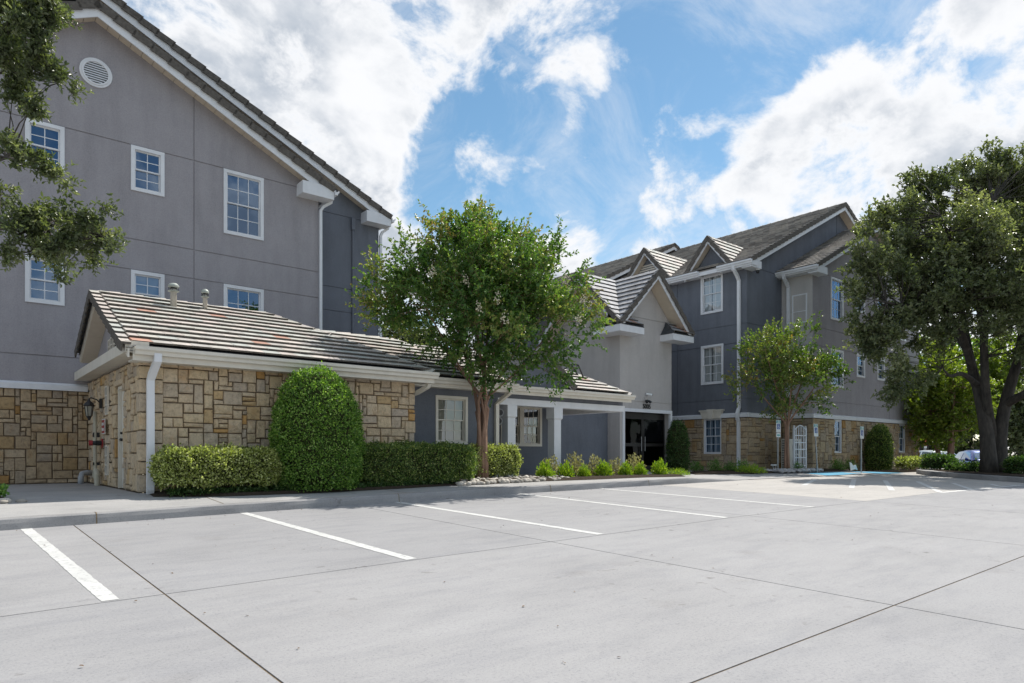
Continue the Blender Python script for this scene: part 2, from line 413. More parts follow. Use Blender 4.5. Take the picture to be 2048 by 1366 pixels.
def strip(a, b, w, name='stall_line', mat='line', n=60):
    a, b = Vector((*a, 0)), Vector((*b, 0)); t = (b - a).normalized(); s = Vector((-t.y, t.x, 0)) * (w / 2); mb = MB(); pts = []; fs = []
    for k in range(n + 1):
        p = a.lerp(b, k / n)
        for q in (p - s, p + s):
            q = q + Vector((random.uniform(-.0045, .0045), random.uniform(-.0045, .0045), 0)); pts.append((q.x, q.y, lot_z(q.x, q.y) + .003))
    fs = [(2 * k, 2 * k + 1, 2 * k + 3, 2 * k + 2) for k in range(n)]
    return mb.add(pts, fs).build(name, mat, lot)
for u0, u1 in ((.80, .96), (3.6, 3.62), (6.36, 6.4), (9.3, 9.2), (11.8, 11.92)): strip((u0, 10.99), (u1, 5.97), .125)
strip((-1.95, 10.99), (-1.8, 5.97), .125)
def on_lot(px, py):
    d = 15.0
    for _ in range(40):
        a, b = coef(px); h = CZ - lot_z(a * d, b * d); d = .5 * d + .5 * h * F / (py - 908)
    return a * d, b * d
for p, q, w in (((1631, 959), (1607, 971), .13), ((1708, 959), (1703, 976), .13), ((1770, 961), (1784, 981), .13), ((1835, 963), (1882, 985), .13), ((1905, 966), (1943, 979), .13), ((1980, 968), (1998, 972.5), .13), ((1882, 985.5), (2044, 970), .13)):
    strip(on_lot(*p), on_lot(*q), w)

# pavement beside the buildings, its kerb, the ramps
walk = sheet(MB(), -14, 28.5, 11.16, 13.05, walk_z, 60, 6)
sheet(walk, -14, 2.52, 13.05, 18.6, lambda u, v: -.03, 6, 4)
sheet(walk, 12.6, 24.4, 13.05, 19.6, lambda u, v: -.03, 8, 4)
sheet(walk, 24.4, 28.5, 13.05, 13.57, lambda u, v: -.03, 4, 1)
walk = walk.build('sidewalk', 'walk', kind='structure')
for u in (-6.5, -3.2, .05, 3.35, 6.65, 9.95, 13.25, 16.5, 19.8): # scored joints across the walk
    pts = [(u + s, v, walk_z(u, v) + .003) for v in (11.17, 12.0, 12.9) for s in (-.006, .006)]
    MB().add(pts, [(0, 1, 3, 2), (2, 3, 5, 4)]).build('walk_joint', 'joint', walk)
kb = MB(); us = np.linspace(-14, 18.2, 130); prof = lambda h: [(10.985, -.03), (11.0, h * .55), (11.012, h - .018), (11.03, h - .004), (11.06, h), (11.165, h)]
pts = []; n6 = 6
for u in us:
    h = kerb_h(u)
    for v, dz in prof(h): pts.append((u, v + random.uniform(-.004, .004), lot_z(u, 11) + dz + random.uniform(-.003, .003)))
kb.add(pts, [(i * n6 + k, i * n6 + n6 + k, i * n6 + n6 + k + 1, i * n6 + k + 1) for i in range(len(us) - 1) for k in range(n6 - 1)])
kb.build('kerb', 'kerb', kind='structure')
for u in (-8, -3.2, 1.6, 6.4, 10.2, 13.55):
    h = kerb_h(u); z = lot_z(u, 11); pts = [(u + s, v - .004, z + dz + .004) for v, dz in prof(h) for s in (-.007, .007)]
    MB().add(pts, [(2 * k, 2 * k + 1, 2 * k + 3, 2 * k + 2) for k in range(5)]).build('kerb_joint', 'joint', bpy.data.objects['kerb'])
# island with the big tree at the far end, and the drive behind it
isl = [(30.5, 10.6), (29.0, 10.35), (28.0, 9.75), (27.1, 8.9), (26.5, 8.0), (25.9, 7.0), (25.3, 5.8), (24.7, 4.2), (24.2, 2), (24.0, -3), (34, -3), (34, 10.6)]
izf = lambda u, v: lot_z(min(u, 30), v) + .14
im = MB().poly([(u, v, izf(u, v)) for u, v in isl])
for (a, b) in zip(isl, isl[1:] + isl[:1]): im.poly([(*a, izf(*a)), (*b, izf(*b)), (*b, izf(*b) - .5), (*a, izf(*a) - .5)])
im.build('island', 'walk', kind='structure')
kpath = [(u, v) for u, v in isl[:10]]; km = MB()
for (a, b) in zip(kpath, kpath[1:]):
    d = (Vector(b) - Vector(a)).normalized(); nrm = Vector((d.y, -d.x)) * .07
    P = [(a[0] + nrm.x * s, a[1] + nrm.y * s) for s in (-1, 1)] + [(b[0] + nrm.x * s, b[1] + nrm.y * s) for s in (1, -1)]
    km.hexa([(*p, izf(*p) - .4) for p in P] + [(*p, izf(*p) + .012) for p in P])
km.build('island_kerb', 'kerb', kind='structure')
inner = [(30.4, 10.1), (29.2, 9.9), (28.4, 9.3), (27.6, 8.5), (27.0, 7.7), (26.4, 6.7), (25.8, 5.5), (25.2, 4.0), (24.8, 1.9), (24.6, -2.8), (33.9, -2.8), (33.9, 10.1)]
MB().poly([(u, v, izf(u, v) + .02) for u, v in inner]).build('island_soil', 'soil', kind='structure')
MB().poly([(34, -60, -.60), (140, -60, -.60), (140, 90, -.60), (34, 90, -.60)]).build('rear_drive', 'asphalt', kind='structure')
def pad(poly, name):
    MB().poly([(u, v, max(walk_z(u, v), lot_z(u, v)) + .006) for u, v in poly]).build(name, 'blue_pad', walk)
pad([(23.4, 11.2), (26.2, 11.25), (26.5, 12.25), (23.9, 12.35)], 'ramp_paint')
pad([(26.9, 10.9), (28.4, 10.6), (28.45, 11.9), (27.3, 12.3)], 'ramp_paint')
# soil beds
def bed(poly, name, dz=.03, mat='soil'):
    c = (sum(p[0] for p in poly) / len(poly), sum(p[1] for p in poly) / len(poly)); zf = lambda u, v: walk_z(u, v)
    mb = MB(); n = len(poly); ring = [(u, v, zf(u, v) + .006) for u, v in poly]; inn = [(c[0] + (u - c[0]) * .9, c[1] + (v - c[1]) * .78) for u, v in poly]
    inn = [(u, v, zf(u, v) + dz) for u, v in inn]
    mb.add(ring + inn + [(c[0], c[1], zf(*c) + dz * 1.15)], [(i, (i + 1) % n, n + (i + 1) % n, n + i) for i in range(n)] + [(n + i, n + (i + 1) % n, 2 * n) for i in range(n)])
    return mb.build(name, mat, kind='structure')
bed([(2.62, 12.45), (3.6, 12.08), (5.2, 11.95), (7, 12.0), (8.6, 12.2), (8.6, 13.12), (2.66, 13.12)], 'hedge_bed', .05)
bed([(8.4, 12.1), (9.4, 12.12), (10.6, 12.3), (12.2, 12.55), (12.4, 13.3), (8.4, 13.7)], 'tree_bed', .10)
bed([(11.2, 12.35), (13, 12.2), (15.5, 12.3), (17.2, 12.55), (17.5, 13.3), (11.4, 13.4)], 'shrub_bed', .07)
bed([(18.6, 13.2), (20.5, 12.75), (22.6, 12.7), (24.2, 12.6), (27.3, 12.6), (28.4, 12.75), (28.4, 13.55), (24.4, 14.8), (20.5, 15.0)], 'entry_bed', .07)
bed([(-3, 12.55), (0.2, 12.55), (.75, 12.75), (.62, 13.15), (-3, 13.6)], 'corner_bed', .07)

# ------------------------------------------------------------------ wall, window and roof builders
class Plane:
    """a vertical wall plane seen from the car park side: kind 'v' faces -y, kind 'u' faces -x"""
    def __init__(s, kind, c): s.k = kind; s.c = c
    def w(s, a, z, d=0.0): return (a, s.c - d, z) if s.k == 'v' else (s.c - d, a, z)
    def box(s, mb, a0, a1, z0, z1, d0, d1):
        q = s.w; mb.hexa([q(a0, z0, d0), q(a1, z0, d0), q(a1, z1, d0), q(a0, z1, d0), q(a0, z0, d1), q(a1, z0, d1), q(a1, z1, d1), q(a0, z1, d1)])
    def at(s, px): return u_at(px, s.c) if s.k == 'v' else v_at(px, s.c)
    def z(s, px, py):
        a = s.at(px); return z_at(py, *((a, s.c) if s.k == 'v' else (s.c, a)))
def clip(poly, outline):
    n = len(outline)
    area = sum(outline[i][0] * outline[(i + 1) % n][1] - outline[(i + 1) % n][0] * outline[i][1] for i in range(n))
    o = outline if area > 0 else outline[::-1]
    for i in range(n):
        (ax, ay), (bx, by) = o[i], o[(i + 1) % n]; out = []
        f = lambda p: (bx - ax) * (p[1] - ay) - (by - ay) * (p[0] - ax)
        for j in range(len(poly)):
            p, q = poly[j], poly[(j + 1) % len(poly)]; fp, fq = f(p), f(q)
            if fp >= -1e-9: out.append(p)
            if (fp > 1e-9 and fq < -1e-9) or (fp < -1e-9 and fq > 1e-9):
                t = fp / (fp - fq); out.append((p[0] + (q[0] - p[0]) * t, p[1] + (q[1] - p[1]) * t))
        poly = out
        if len(poly) < 3: return []
    return poly
def wall(pl, outline, holes, jh, jv, mat, parent, jw=.012, jd=.02, reveal=.14, name='wall'):
    S = {min(p[0] for p in outline), max(p[0] for p in outline)}; Z = {min(p[1] for p in outline), max(p[1] for p in outline)}
    for h in holes: S |= {h[0], h[1]}; Z |= {h[2], h[3]}
    for z in jh: Z |= {z - jw, z + jw}
    for a in jv: S |= {a - jw, a + jw}
    S, Z = sorted(S), sorted(Z); mb = MB(); q = pl.w
    smin, smax, zmin, zmax = S[0], S[-1], Z[0], Z[-1]
    for a0, a1 in zip(S, S[1:]):
        for z0, z1 in zip(Z, Z[1:]):
            am, zm = (a0 + a1) / 2, (z0 + z1) / 2
            if a1 - a0 < 1e-6 or z1 - z0 < 1e-6: continue
            if any(h[0] < am < h[1] and h[2] < zm < h[3] for h in holes): continue
            hj = any(abs(zm - z) < jw for z in jh); vj = any(abs(am - a) < jw for a in jv); d = -jd if (hj or vj) else 0
            pc = clip([(a0, z0), (a1, z0), (a1, z1), (a0, z1)], outline)
            if not pc: continue
            mb.poly([q(a, z, d) for a, z in pc])
            if hj and not vj:
                for z in (z0, z1): mb.poly([q(a0, z, 0), q(a1, z, 0), q(a1, z, -jd), q(a0, z, -jd)])
            if vj and not hj and len(pc) == 4:
                for a in (a0, a1): mb.poly([q(a, pc[0][1], 0), q(a, pc[2][1], 0), q(a, pc[2][1], -jd), q(a, pc[0][1], -jd)])
    for h in holes:
        a0, a1, z0, z1 = h
        for (p0, p1) in (((a0, z0), (a1, z0)), ((a1, z0), (a1, z1)), ((a1, z1), (a0, z1)), ((a0, z1), (a0, z0))):
            mb.poly([q(*p0, 0), q(*p1, 0), q(*p1, -reveal), q(*p0, -reveal)])
    return mb.build(name, mat, parent)
def hole_of(r, trim=.085): return (r[0] + trim * .55, r[1] - trim * .55, r[2] + trim * .55, r[3] - trim * .55)
def window(parent, pl, r, cols=2, rows=2, trim=.085, tmat='white', backing='dark', glass='glass', proud=.032):
    a0, a1, z0, z1 = r; mb = MB()
    pl.box(mb, a0, a1, z1 - trim, z1, -.03, proud); pl.box(mb, a0, a1, z0, z0 + trim, -.03, proud)
    pl.box(mb, a0, a0 + trim, z0 + trim, z1 - trim, -.03, proud - .002); pl.box(mb, a1 - trim, a1, z0 + trim, z1 - trim, -.03, proud - .002)
    i0, i1, k0, k1 = a0 + trim, a1 - trim, z0 + trim, z1 - trim; zm = (k0 + k1) / 2; fw = .032
    win = mb.build('window', tmat, parent)
    for up in (1, 0):
        b0, b1 = (zm - .015, k1) if up else (k0, zm + .015); dd = -.045 if up else -.075
        s = MB()
        pl.box(s, i0 - .02, i0 + fw, b0, b1, dd - .02, dd + .02); pl.box(s, i1 - fw, i1 + .02, b0, b1, dd - .02, dd + .02)
        pl.box(s, i0 + fw, i1 - fw, b0, b0 + fw, dd - .02, dd + .018); pl.box(s, i0 + fw, i1 - fw, b1 - fw, b1, dd - .02, dd + .018)
        g0, g1, h0, h1 = i0 + fw, i1 - fw, b0 + fw, b1 - fw; bw = .009
        for c in range(1, cols):
            a = g0 + (g1 - g0) * c / cols; pl.box(s, a - bw, a + bw, h0, h1, dd - .008, dd + .008)
        for w in range(1, rows):
            z = h0 + (h1 - h0) * w / rows; pl.box(s, g0, g1, z - bw, z + bw, dd - .0075, dd + .0075)
        s.build('sash', tmat, win)
        for c in range(cols):
            for w in range(rows):
                x0, x1 = g0 + (g1 - g0) * c / cols, g0 + (g1 - g0) * (c + 1) / cols; y0, y1 = h0 + (h1 - h0) * w / rows, h0 + (h1 - h0) * (w + 1) / rows
                MB().poly([pl.w(x0, y0, dd), pl.w(x1, y0, dd), pl.w(x1, y1, dd), pl.w(x0, y1, dd)]).build('pane', glass, win)
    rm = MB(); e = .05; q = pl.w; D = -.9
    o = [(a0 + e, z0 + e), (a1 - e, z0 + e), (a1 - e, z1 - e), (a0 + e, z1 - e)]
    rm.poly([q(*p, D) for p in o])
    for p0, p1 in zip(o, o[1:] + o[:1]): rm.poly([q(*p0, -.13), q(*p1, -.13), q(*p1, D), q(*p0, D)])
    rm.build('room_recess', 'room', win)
    if backing == 'curtain':
        c = MB(); n = 46; spans = [(a0 + .05, a0 + (a1 - a0) * .58), (a0 + (a1 - a0) * .62, a1 - .05)]
        for (s0, s1) in spans:
            pts = []
            for k in range(n + 1):
                a = s0 + (s1 - s0) * k / n; d = -.2 + .022 * math.sin(k * 1.15) + .01 * math.sin(k * .37)
                pts += [q(a, z0 + .06, d), q(a, z1 - .06, d)]
            c.add(pts, [(2 * k, 2 * k + 2, 2 * k + 3, 2 * k + 1) for k in range(n)])
        c.build('curtain', 'curtain', win)
    if backing == 'blind':
        c = MB(); n = int((z1 - z0) / .045)
        for k in range(n):
            z = z0 + .05 + (z1 - z0 - .1) * k / n; c.poly([q(a0 + .06, z, -.125), q(a1 - .06, z, -.125), q(a1 - .06, z + .047, -.14), q(a0 + .06, z + .047, -.14)])
        c.build('blind', 'blind', win)
    return win
# rubble-ashlar stonework: random rectangles packed on a grid
def ashlar(a0, a1, z0, z1, cell, holes=(), seed=1, big=5):
    rd = random.Random(seed); nx = max(1, round((a1 - a0) / cell)); ny = max(1, round((z1 - z0) / cell)); cx, cy = (a1 - a0) / nx, (z1 - z0) / ny
    occ = [[False] * nx for _ in range(ny)]
    for j in range(ny):
        for i in range(nx):
            x, z = a0 + (i + .5) * cx, z0 + (j + .5) * cy
            if any(h[0] < x < h[1] and h[2] < z < h[3] for h in holes): occ[j][i] = True
    out = []
    xs = [a0 + i * cx for i in range(nx + 1)]; zs = [z0 + j * cy for j in range(ny + 1)]
    for j in range(ny):
        for i in range(nx):
            if occ[j][i]: continue
            w = rd.choices([1, 2, 3, 4, 5], [.8, 3, 3.4, 2.2, 1.0 if big > 4 else .2])[0]; h = rd.choices([1, 2, 3, 4], [2.6, 4.2, 2.6, .5])[0]
            ww = 0
            while ww < w and i + ww < nx and not occ[j][i + ww]: ww += 1
            hh = 0
            while hh < h and j + hh < ny and not any(occ[j + hh][i + k] for k in range(ww)): hh += 1
            if ww == 1 and hh > 2: hh = 2
            for y in range(hh):
                for x in range(ww): occ[j + y][i + x] = True
            out.append((xs[i], xs[i + ww], zs[j], zs[j + hh]))
    return out
def stone_mesh(pl, r, mb, gap=.0085, depth=.05):
    a0, a1, z0, z1 = r; J = lambda s=.006: random.uniform(-s, s); q = pl.w
    c = [(a0 + gap + J(), z0 + gap + J()), (a1 - gap + J(), z0 + gap + J()), (a1 - gap + J(), z1 - gap + J()), (a0 + gap + J(), z1 - gap + J())]
    ca, cz = (a0 + a1) / 2, (z0 + z1) / 2; D = depth + random.uniform(-.014, .018)
    k = .012; mid = D - .014
    ins = [(p[0] + math.copysign(min(k, abs(p[0] - ca) * .5), ca - p[0]), p[1] + math.copysign(min(k, abs(p[1] - cz) * .5), cz - p[1])) for p in c]
    ta, tz = J(.011), J(.011); tilt = lambda p: ta * (1 if p[0] > ca else -1) + tz * (1 if p[1] > cz else -1)
    vs = [q(*p, -.005) for p in c] + [q(*p, mid + tilt(p) + J(.005)) for p in c] + [q(*p, D + tilt(p) + J(.006)) for p in ins] + [q(ca + J(.03), cz + J(.03), D + random.uniform(-.006, .018))]
    fs = []
    for i in range(4):
        j = (i + 1) % 4
        fs += [(i, j, 4 + j, 4 + i), (4 + i, 4 + j, 8 + j, 8 + i), (8 + i, 8 + j, 12)]
    mb.add(vs, fs); return len(fs)
def stonework(pl, rects, parent, mat, limit, depth=.05):
    """the first `limit` stones are parts of their own, the rest one joined part"""
    rest = MB(); ids = []
    for k, r in enumerate(rects):
        if k < limit:
            mb = MB(); stone_mesh(pl, r, mb, depth=depth); mb.build('stone', mat, parent)
        else:
            n = stone_mesh(pl, r, rest, depth=depth); ids += [k - limit] * n
    if ids:
        o = rest.build('stonework', mat, parent, kind='stuff'); joined_rnd(o, np.array(ids))
# roof tiles
def frame_matrix(O, A, B):
    A = Vector(A).normalized(); B = Vector(B).normalized(); Nn = A.cross(B)
    return Matrix(((A.x, B.x, Nn.x, O[0]), (A.y, B.y, Nn.y, O[1]), (A.z, B.z, Nn.z, O[2]), (0, 0, 0, 1)))
def tile_local(poly, b0, L, mb):
    top = lambda b: .098 - .05 * (b - b0) / L; bot = lambda b: .064 - .064 * (b - b0) / L; n = len(poly); mb.edge = getattr(mb, 'edge', []) + [0, 0] + [int(abs(poly[i][1] - b0) < .02 and abs(poly[(i + 1) % n][1] - b0) < .02) for i in range(n)]
    mb.add([(a, b, bot(b)) for a, b in poly] + [(a, b, top(b)) for a, b in poly], [tuple(range(n - 1, -1, -1)), tuple(range(n, 2 * n))] + [(i, (i + 1) % n, n + (i + 1) % n, n + i) for i in range(n)])
_full = {}
def two_tone(me, mat, edge):
    """tile faces weathered pale, their exposed butt ends coloured dark for the shade under each course"""
    me.materials.append(M[mat]); me.materials.append(M['tile_edge']); me.polygons.foreach_set('material_index', edge)
def tile_field(parent, O, A, B, poly, tw, ex, mat, joined=False, red=(), gap=.004, jitter=.004, skip=()):
    Mx = frame_matrix(O, A, B); amin, amax = min(p[0] for p in poly), max(p[0] for p in poly); bmax = max(p[1] for p in poly); bmin = min(p[1] for p in poly)
    L = ex + .05; rest = MB(); ids = []; edges = []; cnt = 0; row = 0; b = bmin
    while b < bmax - .05:
        a = amin - (tw / 2 if row % 2 else 0); colm = 0
        while a < amax:
            full = [(a + gap, b), (a + tw - gap, b), (a + tw - gap, b + L), (a + gap, b + L)]
            pc = clip(full, poly)
            area = abs(sum(pc[i][0] * pc[(i + 1) % len(pc)][1] - pc[(i + 1) % len(pc)][0] * pc[i][1] for i in range(len(pc)))) / 2 if pc else 0
            if area > .006 and (row, colm) not in skip:
                whole = area > .995 * (tw - 2 * gap) * L
                if joined:
                    mb = MB(); tile_local(pc, b, L, mb); rest.add([Mx @ Vector(p) for p in mb.v], mb.f); ids += [cnt] * len(mb.f); edges += mb.edge
                else:
                    mt = 'tile_red' if (row, colm) in red else mat
                    if whole:
                        key = (round(tw, 4), round(ex, 4), mt)
                        if key not in _full:
                            mb = MB(); tile_local([(gap, 0), (tw - gap, 0), (tw - gap, L), (gap, L)], 0, L, mb); me = mb.mesh('tile'); two_tone(me, mt, mb.edge); _full[key] = me
                        o = obj('tile', _full[key], None, parent); o.matrix_basis = Mx @ Matrix.Translation((a, b + random.uniform(-jitter, jitter) * 1.6, random.uniform(0, jitter))) @ Matrix.Rotation(random.uniform(-.008, .008), 4, 'Z')
                    else:
                        mb = MB(); tile_local(pc, b, L, mb); me = mb.mesh('tile'); two_tone(me, mt, mb.edge); o = obj('tile', me, None, parent); o.matrix_basis = Mx @ Matrix.Translation((0, 0, random.uniform(0, jitter)))
                cnt += 1
            a += tw; colm += 1
        b += ex; row += 1
    if joined:
        me = rest.mesh('roof_tiles'); two_tone(me, mat, [0] * len(edges)); o = obj('roof_tiles', me, None, parent, kind='stuff'); joined_rnd(o, np.array(ids))
def run_tiles(parent, p0, p1, up, mat, kind='ridge', step=.4, side=1, width=.13):
    """ridge, hip and rake tiles laid one after another from p0 up to p1"""
    p0, p1 = Vector(p0), Vector(p1); d = p1 - p0; n = max(1, round(d.length / step)); st = d.length / n; d.normalize()
    up = Vector(up); up = (up - d * up.dot(d)).normalized(); A = d.cross(up)
    key = (kind, round(st, 3), side, mat, width)
    if key not in _full:
        mb = MB(); L = st + .045; w = width
        if kind == 'ridge':
            for z0, z1, y in ((.0, .0, 0),):
                lo = [(-w, 0, -.055), (0, 0, .035), (w, 0, -.055), (w, 0, -.085), (0, 0, .003), (-w, 0, -.085)]; hi = [(x * .92, L, z - .028) for x, _, z in lo]
            mb.add(lo + hi, [(5, 4, 3, 2, 1, 0)[::-1], (6, 7, 8, 9, 10, 11)[::-1]] + [(i, (i + 1) % 6, 6 + (i + 1) % 6, 6 + i) for i in range(6)])
        else:
            s = side
            lo = [(0, 0, .095), (s * w, 0, .095), (s * w, 0, -.075), (s * (w - .028), 0, -.075), (s * (w - .028), 0, .05), (0, 0, .05)]; hi = [(x, L, z - .04) for x, _, z in lo]
            mb.add(lo + hi, [(0, 1, 2, 3, 4, 5), (11, 10, 9, 8, 7, 6)] + [(i, (i + 1) % 6, 6 + (i + 1) % 6, 6 + i) for i in range(6)])
        me = mb.mesh(kind + '_tile'); two_tone(me, mat, [1, 0] + ([0, 1, 1, 1, 1, 0] if kind == 'rake' else [0] * 6)); _full[key] = me
    B = d
    for k in range(n):
        P = p0 + d * (st * k)
        o = obj(kind + '_tile', _full[key], None, parent)
        o.matrix_basis = Matrix(((A.x, B.x, up.x, P.x), (A.y, B.y, up.y, P.y), (A.z, B.z, up.z, P.z), (0, 0, 0, 1))) @ Matrix.Translation((0, 0, random.uniform(0, .004)))
def gutter(mb, p0, p1, out, w=.12, h=.13):
    p0, p1, o = Vector(p0), Vector(p1), Vector(out).normalized(); Zv = Vector((0, 0, 1))
    prof = [(0, 0), (.02, 0), (.02, -h + .02), (w * .62, -h + .02), (w * .66, -h), (0, -h)]
    prof = [(0, .0), (0, -h), (w * .62, -h), (w * .70, -h * .62), (w, -h * .42), (w, 0), (w - .012, 0), (w - .012, -h * .36), (.015, -h * .36), (.015, 0)]
    a = [p0 + o * x + Zv * z for x, z in prof]; b = [p1 + o * x + Zv * z for x, z in prof]; n = len(prof)
    mb.add(a + b, [tuple(range(n)), tuple(range(2 * n - 1, n - 1, -1))] + [(i, n + i, n + (i + 1) % n, (i + 1) % n) for i in range(n)])
def rake_board(mb, pl, p0, p1, h=.2, d0=0, d1=.03):
    (a0, z0), (a1, z1) = p0, p1; q = pl.w
    mb.hexa([q(a0, z0, d0), q(a1, z1, d0), q(a1, z1 - h, d0), q(a0, z0 - h, d0), q(a0, z0, d1), q(a1, z1, d1), q(a1, z1 - h, d1), q(a0, z0 - h, d1)])
def soffit(parent, p0, p1, off, n, mat='soffit', name='soffit_board'):
    p0, p1, off = Vector(p0), Vector(p1), Vector(off); d = p1 - p0; t = Vector((0, 0, .018))
    for k in range(n):
        a, b = p0 + d * ((k + .02) / n), p0 + d * ((k + .98) / n)
        MB().hexa([a, b, b + off, a + off, a + t, b + t, b + off + t, a + off + t]).build(name, mat, parent)
def band(mb, pl, a0, a1, z0, z1, d=.1):
    """belt course with a sloped top"""
    q = pl.w; prof = [(0, z0), (d, z0), (d, z1 - .05), (.02, z1), (0, z1)]
    A = [q(a0, z, x) for x, z in prof]; B = [q(a1, z, x) for x, z in prof]; n = 5
    mb.add(A + B, [tuple(range(n)), tuple(range(2 * n - 1, n - 1, -1))] + [(i, n + i, n + (i + 1) % n, (i + 1) % n) for i in range(n)])
def gable_roof(parent, uc, hl, hr, ze, zp, v0, v1, vw, mat='tile_brown', rake='tile_dark', field=None, boards=18, ret=True, ridge=True, rakes=(1, 1), step=.36):
    """gabled roof with its ridge along y, gable end at v0 facing the car park; hl, hr = half widths to the left and right eave"""
    sl = (zp - ze) / hl; rb = MB(); T = .05
    for s, hw in ((-1, hl), (1, hr)):
        e = zp - sl * hw; P = [(uc + s * hw, v0, e), (uc, v0, zp), (uc, v1, zp), (uc + s * hw, v1, e)]
        rb.hexa([(x, y, z - T) for x, y, z in P] + P)
    roof = rb.build('roof', mat, parent)
    pl = Plane('v', v0); fb = MB()
    for s, hw in ((-1, hl), (1, hr)): rake_board(fb, pl, (uc + s * hw, zp - sl * hw - .012), (uc, zp - .012), .27, -.03, .0)
    for s, hw in ((-1, hl),): fb.box(uc - hw, uc - hw + .03, v0 + .03, v1, zp - sl * hw - .2, zp - sl * hw - .05)
    fb.build('fascia', 'white', roof)
    for s, hw in ((-1, hl), (1, hr)):
        e = zp - sl * hw; soffit(roof, (uc + s * hw, v0 + .031, e - .2), (uc, v0 + .031, zp - .2), (0, vw - v0 - .031, 0), boards)
    c, sn = hl / math.hypot(hl, zp - ze), (zp - ze) / math.hypot(hl, zp - ze)
    if rakes[0]: run_tiles(roof, (uc - hl, v0 + .08, ze), (uc, v0 + .08, zp), (-sn, 0, c), rake, 'rake', step, 1, .14)
    if rakes[1]: run_tiles(roof, (uc + hr, v0 + .08, zp - sl * hr), (uc, v0 + .08, zp), (sn, 0, c), rake, 'rake', step, -1, .14)
    if ridge: run_tiles(roof, (uc, v0, zp + .06), (uc, v1, zp + .06), (0, 0, 1), mat, 'ridge', .42)
    if field:
        SL = math.hypot(hl, zp - ze)
        tile_field(roof, (uc - hl, v1, ze), (0, -1, 0), (c, 0, sn), [(0, 0), (v1 - v0 - .02, 0), (v1 - v0 - .02, SL), (0, SL)], .31, field, mat, joined=True)
    return roof, sl
def eave_return(parent, a0, a1, v0, v1, z0, z1, name='eave_return'):
    mb = MB(); mb.box(a0, a1, v0, v1, z0, z1); return mb.build(name, 'white', parent)

# ================================================================== left apartment building
G = thing('apartment_building', 'large taupe and slate gabled apartment block with round attic vent, rising behind the stone annex', 'building', (2.7, 18.6, 0))
pl = Plane('v', 18.6); ZA, ZB, ZC, ZD = 8.13, 5.85, 5.11, 2.86
wins = [(1.33, 2.07, 7.05, 8.12, 2), (3.42, 4.16, 7.03, 8.12, 2), (5.575, 6.62, 6.43, 8.12, 3), (1.33, 2.07, 4.03, 5.10, 2), (3.42, 4.16, 4.01, 5.10, 2), (5.575, 6.62, 3.41, 5.10, 3)]
zr = lambda u: 11.0 - .4915 * abs(u - 2.67) - .2
wall(pl, [(-2.85, 2.1), (8.19, 2.1), (8.19, zr(8.19)), (2.67, zr(2.67)), (-2.85, zr(-2.85))], [hole_of(w) for w in wins], [ZA, ZB, ZC, ZD], [4.85], 'taupe', G)
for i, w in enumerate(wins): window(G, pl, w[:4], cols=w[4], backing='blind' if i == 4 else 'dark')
gable_roof(G, 2.67, 5.81, 5.81, 8.145, 11.0, 18.2, 20.6, 18.6, mat='tile_dark', boards=24, step=.42)
eave_return(G, 7.55, 8.47, 18.17, 18.6, 7.86, 8.2)
mb = MB(); gutter(mb, (8.48, 18.1, 8.12), (8.48, 19.9, 8.12), (1, 0, 0)); mb.build('gutter', 'white', G)
MB().rtube([(8.5, 18.42, 8.0), (8.5, 18.44, 7.86), (8.3, 18.52, 7.72), (8.225, 18.53, 7.6), (8.225, 18.53, 0)], .075, .075, (0, 1, 0)).build('downspout', 'white', G)
wp = Plane('v', 18.6); mb = MB(); mb.poly([wp.w(-2.85, -.1, 0), wp.w(2.6, -.1, 0), wp.w(2.6, 2.1, 0), wp.w(-2.85, 2.1, 0)]); sb = mb.build('stone_base', 'mortar', G)
st = ashlar(-1.6, 2.62, -.02, 2.09, .098, seed=5); st.sort(key=lambda r: -r[0]); stonework(wp, st, sb, 'stone_weathered', 130)
mb = MB(); band(mb, pl, -2.85, 2.52, 2.085, 2.255); mb.build('belt_course', 'white', G)
# round vent
vc = Vector((2.69, 18.6, 9.59)); mb = MB(); n = 36
for r0, r1, d0, d1 in ((.25, .335, 0, .035), (.25, .285, .035, .055)):
    vs = []
    for k in range(n):
        a = 2 * math.pi * k / n; ca, sa = math.cos(a), math.sin(a)
        vs += [(vc.x + r * ca, vc.y - d, vc.z + r * sa) for r, d in ((r0, d0), (r1, d0), (r1, d1), (r0, d1))]
    mb.add(vs, [(4 * k + i, 4 * ((k + 1) % n) + i, 4 * ((k + 1) % n) + (i + 1) % 4, 4 * k + (i + 1) % 4) for k in range(n) for i in range(4)])
vent = mb.build('round_vent', 'white', G)
MB().poly([(vc.x + .255 * math.cos(2 * math.pi * k / n), vc.y - .004, vc.z + .255 * math.sin(2 * math.pi * k / n)) for k in range(n)]).build('vent_backing', 'room', vent)
for k in range(9):
    z = vc.z - .215 + k * .054; hw = math.sqrt(max(.01, .252 ** 2 - (z - vc.z) ** 2))
    MB().hexa([(vc.x - hw, 18.592, z + .034), (vc.x + hw, 18.592, z + .034), (vc.x + hw, 18.592, z + .046), (vc.x - hw, 18.592, z + .046),
               (vc.x - hw, 18.565, z), (vc.x + hw, 18.565, z), (vc.x + hw, 18.565, z + .012), (vc.x - hw, 18.565, z + .012)]).build('vent_slat', 'white', vent)
